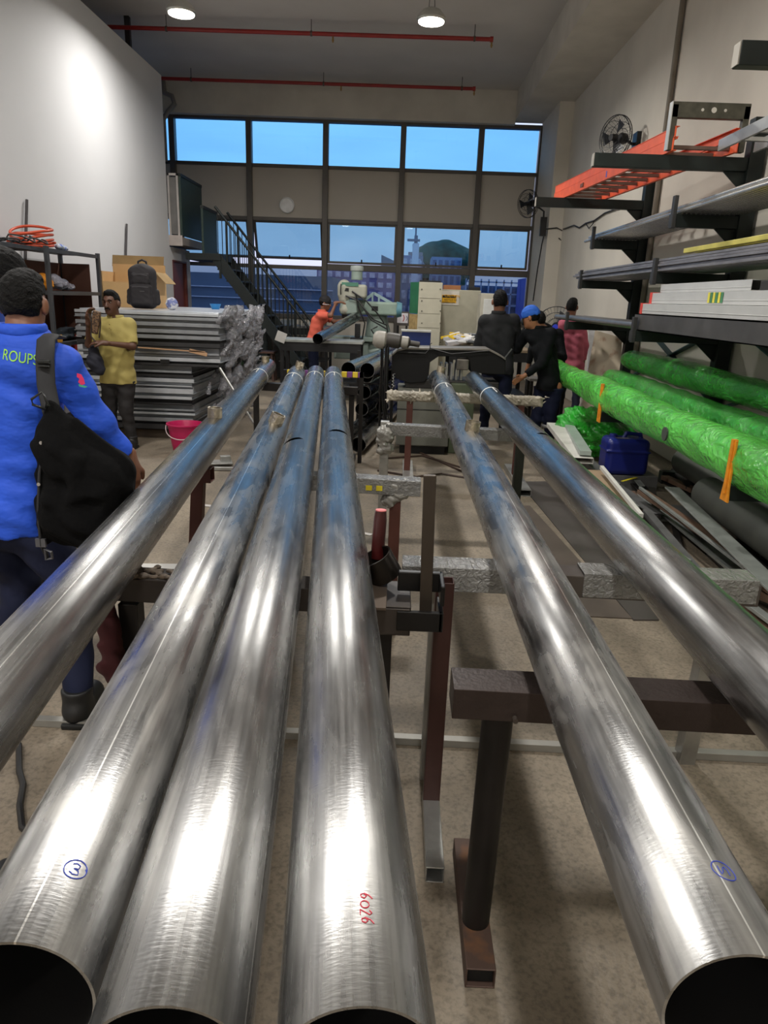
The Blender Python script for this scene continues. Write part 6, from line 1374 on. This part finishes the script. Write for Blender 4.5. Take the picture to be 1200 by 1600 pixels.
for (col, poly, nm) in (((200, 40, 90), [(120, 583), (127, 585), (131, 592), (133, 600), (127, 602), (122, 597), (124, 592), (120, 589)], 'sleeve_mark_red'), ((60, 150, 120), [(122, 600), (130, 602), (137, 604), (133, 606), (124, 604)], 'sleeve_mark_green')):
    P_ = [PY(px, py, 2.45) for px, py in poly]; cen = sum(P_, V((0, 0, 0)))/len(P_); vs = [cen]+P_; fs = [(0, i+1, (i+1) % len(P_)+1) for i in range(len(P_))]
    vs, fs = press(vs, fs, sh1, (0, 1, 0), .003); obj('sleeve_mark', (vs, fs), M(nm, col, rough=.6), sh1)
# his black bag slung from the right shoulder
bagm = M('bag_black', (9, 9, 10), spec=.15, rough=.95, var=.25, ns=8, bump=.3, bs=30); strapm = M('strap_grey', (36, 36, 39), rough=.8, var=.1)
t = empty('shoulder_bag', PY(125, 860, 2.42)); tag(t, 'large black backpack hanging from the shoulder of the man in blue', 'backpack')
A = lambda px, py, Y=2.40: PY(px, py, Y)
lo = A(20, 900)-V((.1, .25, .05)); hi = A(240, 560)+V((.1, .35, .1)); s = SDF(lo, hi, .008)
s.cone(A(84, 645), A(100, 700), .035, .065, k=.05).cone(A(100, 700), A(108, 800), .085, .105, k=.06).cone(A(100, 700), A(165, 745), .07, .085, k=.06).cone(A(165, 745), A(150, 810), .085, .085, k=.06).cone(A(112, 800), A(140, 825), .10, .085, k=.06)
s.cone(A(75, 690), A(72, 840), .028, .022, k=.02).cone(A(110, 665, 2.37), A(185, 725, 2.40), .022, .025, k=.02).cone(A(120, 720, 2.33), A(122, 815, 2.33), .035, .045, k=.02)
s.wrinkle(.008, (37, 31, 29), 4); obj('bag_body', s.mesh(), bagm, t, smooth='full')
obj('shoulder_strap', MB().path([A(92, 527, 2.66), A(80, 524, 2.60), A(72, 531, 2.50), A(70, 560, 2.44), A(72, 600, 2.43), A(80, 640, 2.40), A(88, 670, 2.36)], .03, 10, flat=(.030, .008)), strapm, t, smooth='full')
obj('ring', MB().path([A(66, 612, 2.36), A(49, 624, 2.36), A(51, 632, 2.36), A(72, 640, 2.36), A(76, 634, 2.36)], .005, 6, closed=True), M('ring_black', (30, 32, 32), rough=.3), t, smooth='full')
obj('strap_slider', MB().obox(A(68, 565, 2.425), (.045, .012, .012)).obox(A(68, 572, 2.42), (.04, .012, .006)), M('ring_black', (30, 32, 32)), t, bev=.003)
obj('loose_strap', MB().path([A(70, 690, 2.34), A(62, 740, 2.33), A(60, 800, 2.33), A(64, 850, 2.33), A(74, 870, 2.35)], .02, 8, flat=(.018, .006)), strapm, t, smooth='full')
obj('buckle', MB().obox(A(64, 848, 2.32), (.035, .01, .03)).path([A(70, 858, 2.32), A(80, 862, 2.32), A(82, 872, 2.33), A(72, 874, 2.33)], .005, 6, closed=True), M('buckle_grey', (80, 80, 84), rough=.3), t)
obj('zip_pull', MB().cyl(A(64, 692, 2.325), A(64, 692, 2.315), .006, n=10).cyl(A(60, 757, 2.32), A(60, 757, 2.31), .006, n=10), M('chrome2', (190, 190, 195), rough=.2, metal=1), t)
# ---- man behind him, only his hair shows
hc = PY(4, 434, 3.55)
person('dark-haired man hidden behind the man in blue, only his hair showing', hc.x-.03, 3.55, 1.88, 1.5, skin_b, cloth('dark_blue_shirt', (30, 60, 140)), navy, dict(head=V((hc.x, 3.55, hc.z))), h=.011, hpitch=.1)
# ---- man in the mustard polo facing the camera
must = cloth('mustard_cloth', (158, 144, 82), rough=.8, var=.1); blk_tr = cloth('black_check_trousers', (22, 19, 20), var=.3, ns=30)
Yy = 7.55
J = dict(pelvis=PY(184, 588, Yy), chest=PY(183, 530, Yy), neck=PY(180, 496, Yy), head=PY(174, 474, Yy-.03),
         shR=PY(156, 506, Yy), elR=PY(139, 538, Yy-.10), wrR=PY(138, 503, Yy-.26), shL=PY(202, 508, Yy), elL=PY(207, 541, Yy-.08), wrL=PY(164, 536, Yy-.30),
         kneeR=PY(172, 640, Yy-.02), kneeL=PY(197, 640, Yy-.05), ankR=V((PY(176, 690, Yy).x, Yy, .09)), ankL=V((PY(207, 690, Yy-.05).x, Yy-.05, .09)))
rt_ = V((-1, 0, 0)); J['hipR'] = J['pelvis']+V((-.085, 0, -.04)); J['hipL'] = J['pelvis']+V((.085, 0, -.04))
r2_, D2, sh2 = person('man in mustard polo shirt standing by the shelf, facing the camera', J['pelvis'].x, Yy, 1.70, PI, skin_d, must, blk_tr, J, sleeve=.46, hpitch=.02, hyaw=PI-.12, h=.0065, face=True, beard=True, handR_dir=V((.1, 0, 1)), handL_dir=V((-1, -.1, .05)), palmR=(1, -.2, .0), palmL=(0, .3, -1), curlR=.9, curlL=.6, wr=.0035)
obj('button', MB().cyl(PY(171, 507, Yy-.14), PY(171, 507, Yy-.15), .006, n=10).cyl(PY(171, 513, Yy-.145), PY(171, 513, Yy-.155), .006, n=10), M('button_m', (120, 100, 50)), sh2)
t = empty('pouch', PY(150, 522, Yy-.3)); tag(t, 'brown patterned pouch held by the man in mustard polo', 'pouch')
obj('pouch_body', MB().beam(PY(147, 521, Yy-.30), PY(152, 486, Yy-.32), .075, .04, (0, 1, 0)), M('pouch_brown', (120, 92, 66), rough=.6, col2=(60, 44, 34), thr=(.45, .55), ns=60), t, bev=.01)
obj('cord', MB().path([PY(139, 490, Yy-.33), PY(143, 505, Yy-.33), PY(142, 525, Yy-.33), PY(150, 535, Yy-.33)], .007, 6).path([PY(156, 487, Yy-.3), PY(157, 505, Yy-.3), PY(155, 528, Yy-.3)], .008, 6), M('cord_dark', (40, 28, 24)), t, smooth=True)
s = SDF(PY(125, 640, Yy)-V((.1, .5, .1)), PY(175, 520, Yy)+V((.1, .2, .1)), .01); s.cone(PY(146, 548, Yy-.25), PY(148, 565, Yy-.25), .05, .075, k=.03).cone(PY(148, 565, Yy-.25), PY(155, 578, Yy-.25), .075, .06, k=.03).wrinkle(.005, (30, 33, 40))
tag(obj('dark_bag', s.mesh(), M('navy_bag', (24, 26, 40), rough=.8), smooth='full'), 'dark bag hanging from the arm of the man in mustard polo', 'bag')
# ---- man in orange at the milling machine
Yo = 12.95; org = cloth('orange_shirt', (214, 98, 78), rough=.8, var=.1)
J = dict(pelvis=PY(489, 536, Yo), chest=PY(497, 505, Yo), neck=PY(504, 486, Yo), head=PY(508, 474, Yo), shR=PY(500, 493, Yo-.15), elR=PY(517, 493, Yo-.2), wrR=PY(525, 473, Yo-.15), shL=PY(504, 492, Yo+.15), elL=PY(522, 503, Yo+.15), wrL=PY(537, 500, Yo+.1))
J['hipR'] = J['pelvis']+V((0, -.09, -.03)); J['hipL'] = J['pelvis']+V((0, .09, -.03))
_, D3, _s = person('man in orange shirt working at the milling machine, arms raised', J['pelvis'].x, Yo, 1.66, -PI/2, skin_b, org, navy, J, sleeve=.40, hpitch=.15, h=.009, handR_dir=V((1, 0, .15)), palmR=(0, 0, -1), palmL=(0, 0, -1), handL_dir=V((1, 0, -.1)), cap=M('dark_cap', (26, 24, 26), rough=.8), wr=.003)
obj('glasses', MB().path([PY(504, 475, Yo-.09), PY(510, 476, Yo-.09), PY(514, 476, Yo-.05)], .007, 6), M('glasses_m', (200, 200, 205), rough=.2), _)
# ---- dark-haired man at the bench
char = cloth('charcoal_cloth', (40, 41, 43), spec=.25, rough=.85, var=.12); Yd = 8.95
J = dict(pelvis=PY(778, 575, Yd), chest=PY(778, 525, Yd), neck=PY(779, 489, Yd), head=PY(781, 472, Yd), shL=PY(757, 502, Yd), elL=PY(748, 538, Yd+.08), wrL=PY(757, 552, Yd+.3), shR=PY(803, 500, Yd), elR=PY(810, 535, Yd+.1), wrR=PY(800, 552, Yd+.32))
person('dark-haired man in charcoal long-sleeved shirt standing with his back turned', J['pelvis'].x, Yd, 1.78, .05, skin_b, char, navy, J, sleeve=.93, h=.009, hpitch=.12, head_r=1.05, build=1.05)
# ---- man in the blue cap leaning over
blks = cloth('black_cloth', (15, 17, 20), spec=.2, rough=.85, var=.2); Yc = 8.75; bcap = cloth('blue_cap_cloth', (38, 98, 200), rough=.8)
J = dict(pelvis=PY(858, 600, Yc), chest=PY(850, 550, Yc), neck=PY(840, 512, Yc), head=PY(829, 496, Yc-.02), shL=PY(824, 520, Yc+.05), shR=PY(861, 522, Yc-.08), elR=PY(846, 568, Yc-.2), wrR=PY(818, 588, Yc-.22), elL=PY(808, 545, Yc+.2), wrL=PY(800, 540, Yc+.3),
         kneeL=PY(838, 655, Yc+.05), kneeR=PY(858, 655, Yc), ankL=V((PY(838, 690, Yc).x, Yc+.1, .09)), ankR=V((PY(858, 690, Yc).x, Yc+.05, .09)))
J['hipR'] = J['pelvis']+V((.07, -.05, -.03)); J['hipL'] = J['pelvis']+V((-.07, .05, -.03))
r5, D5, _ = person('worker in a blue cap and black shirt leaning left, hand by the pipes', J['pelvis'].x, Yc, 1.70, .95, skin_m, blks, navy, J, sleeve=.93, h=.0085, hpitch=.25, hyaw=1.2, cap=bcap, handR_dir=V((-.8, -.1, -.5)), palmR=(0, -1, -.3), curlR=.5)
obj('face_mask', MB().lathe([(.0, .03), (.03, .02), (.045, 0)], D5['head']+V((-.085, -.005, -.05)), 14, (-1, .3, -.3)), M('mask_dark', (40, 42, 46), rough=.8), r5, smooth='full')
obj('reflective_band', MB().tube(D5['kneeR']+V((0, 0, -.06)), D5['kneeR']+V((0, 0, -.10)), .085, .004, 24), M('reflective', (150, 150, 150), rough=.4), r5, smooth='full')
# ---- black-clad man behind him
Yk = 10.42
J = dict(pelvis=PY(868, 590, Yk), chest=PY(864, 545, Yk), neck=PY(852, 512, Yk), head=PY(842, 500, Yk), shR=PY(873, 522, Yk), elR=PY(880, 558, Yk-.1), wrR=PY(862, 552, Yk-.3))
r6, D6, _ = person('worker in black behind the blue-capped worker, head hidden', J['pelvis'].x, Yk, 1.62, .6, skin_m, blks, navy, J, sleeve=.9, h=.011, handR_dir=V((-.9, 0, .3)))
# ---- person in pink
Yq = 10.95; pinkc = cloth('pink_cloth', (178, 88, 106), rough=.8, var=.12)
J = dict(pelvis=PY(893, 575, Yq), chest=PY(894, 530, Yq), neck=PY(894, 497, Yq), head=PY(894, 480, Yq), shL=PY(880, 507, Yq), elL=PY(876, 545, Yq+.02), wrL=PY(876, 575, Yq-.1), shR=PY(909, 507, Yq), elR=PY(914, 540, Yq))
person('person in a pink long-sleeved shirt, back turned, behind the rack tubes', J['pelvis'].x, Yq, 1.72, -.3, skin_b, pinkc, cloth('jeans', (36, 42, 62), var=.3), J, sleeve=.93, h=.011, hyaw=-.5, build=.9)
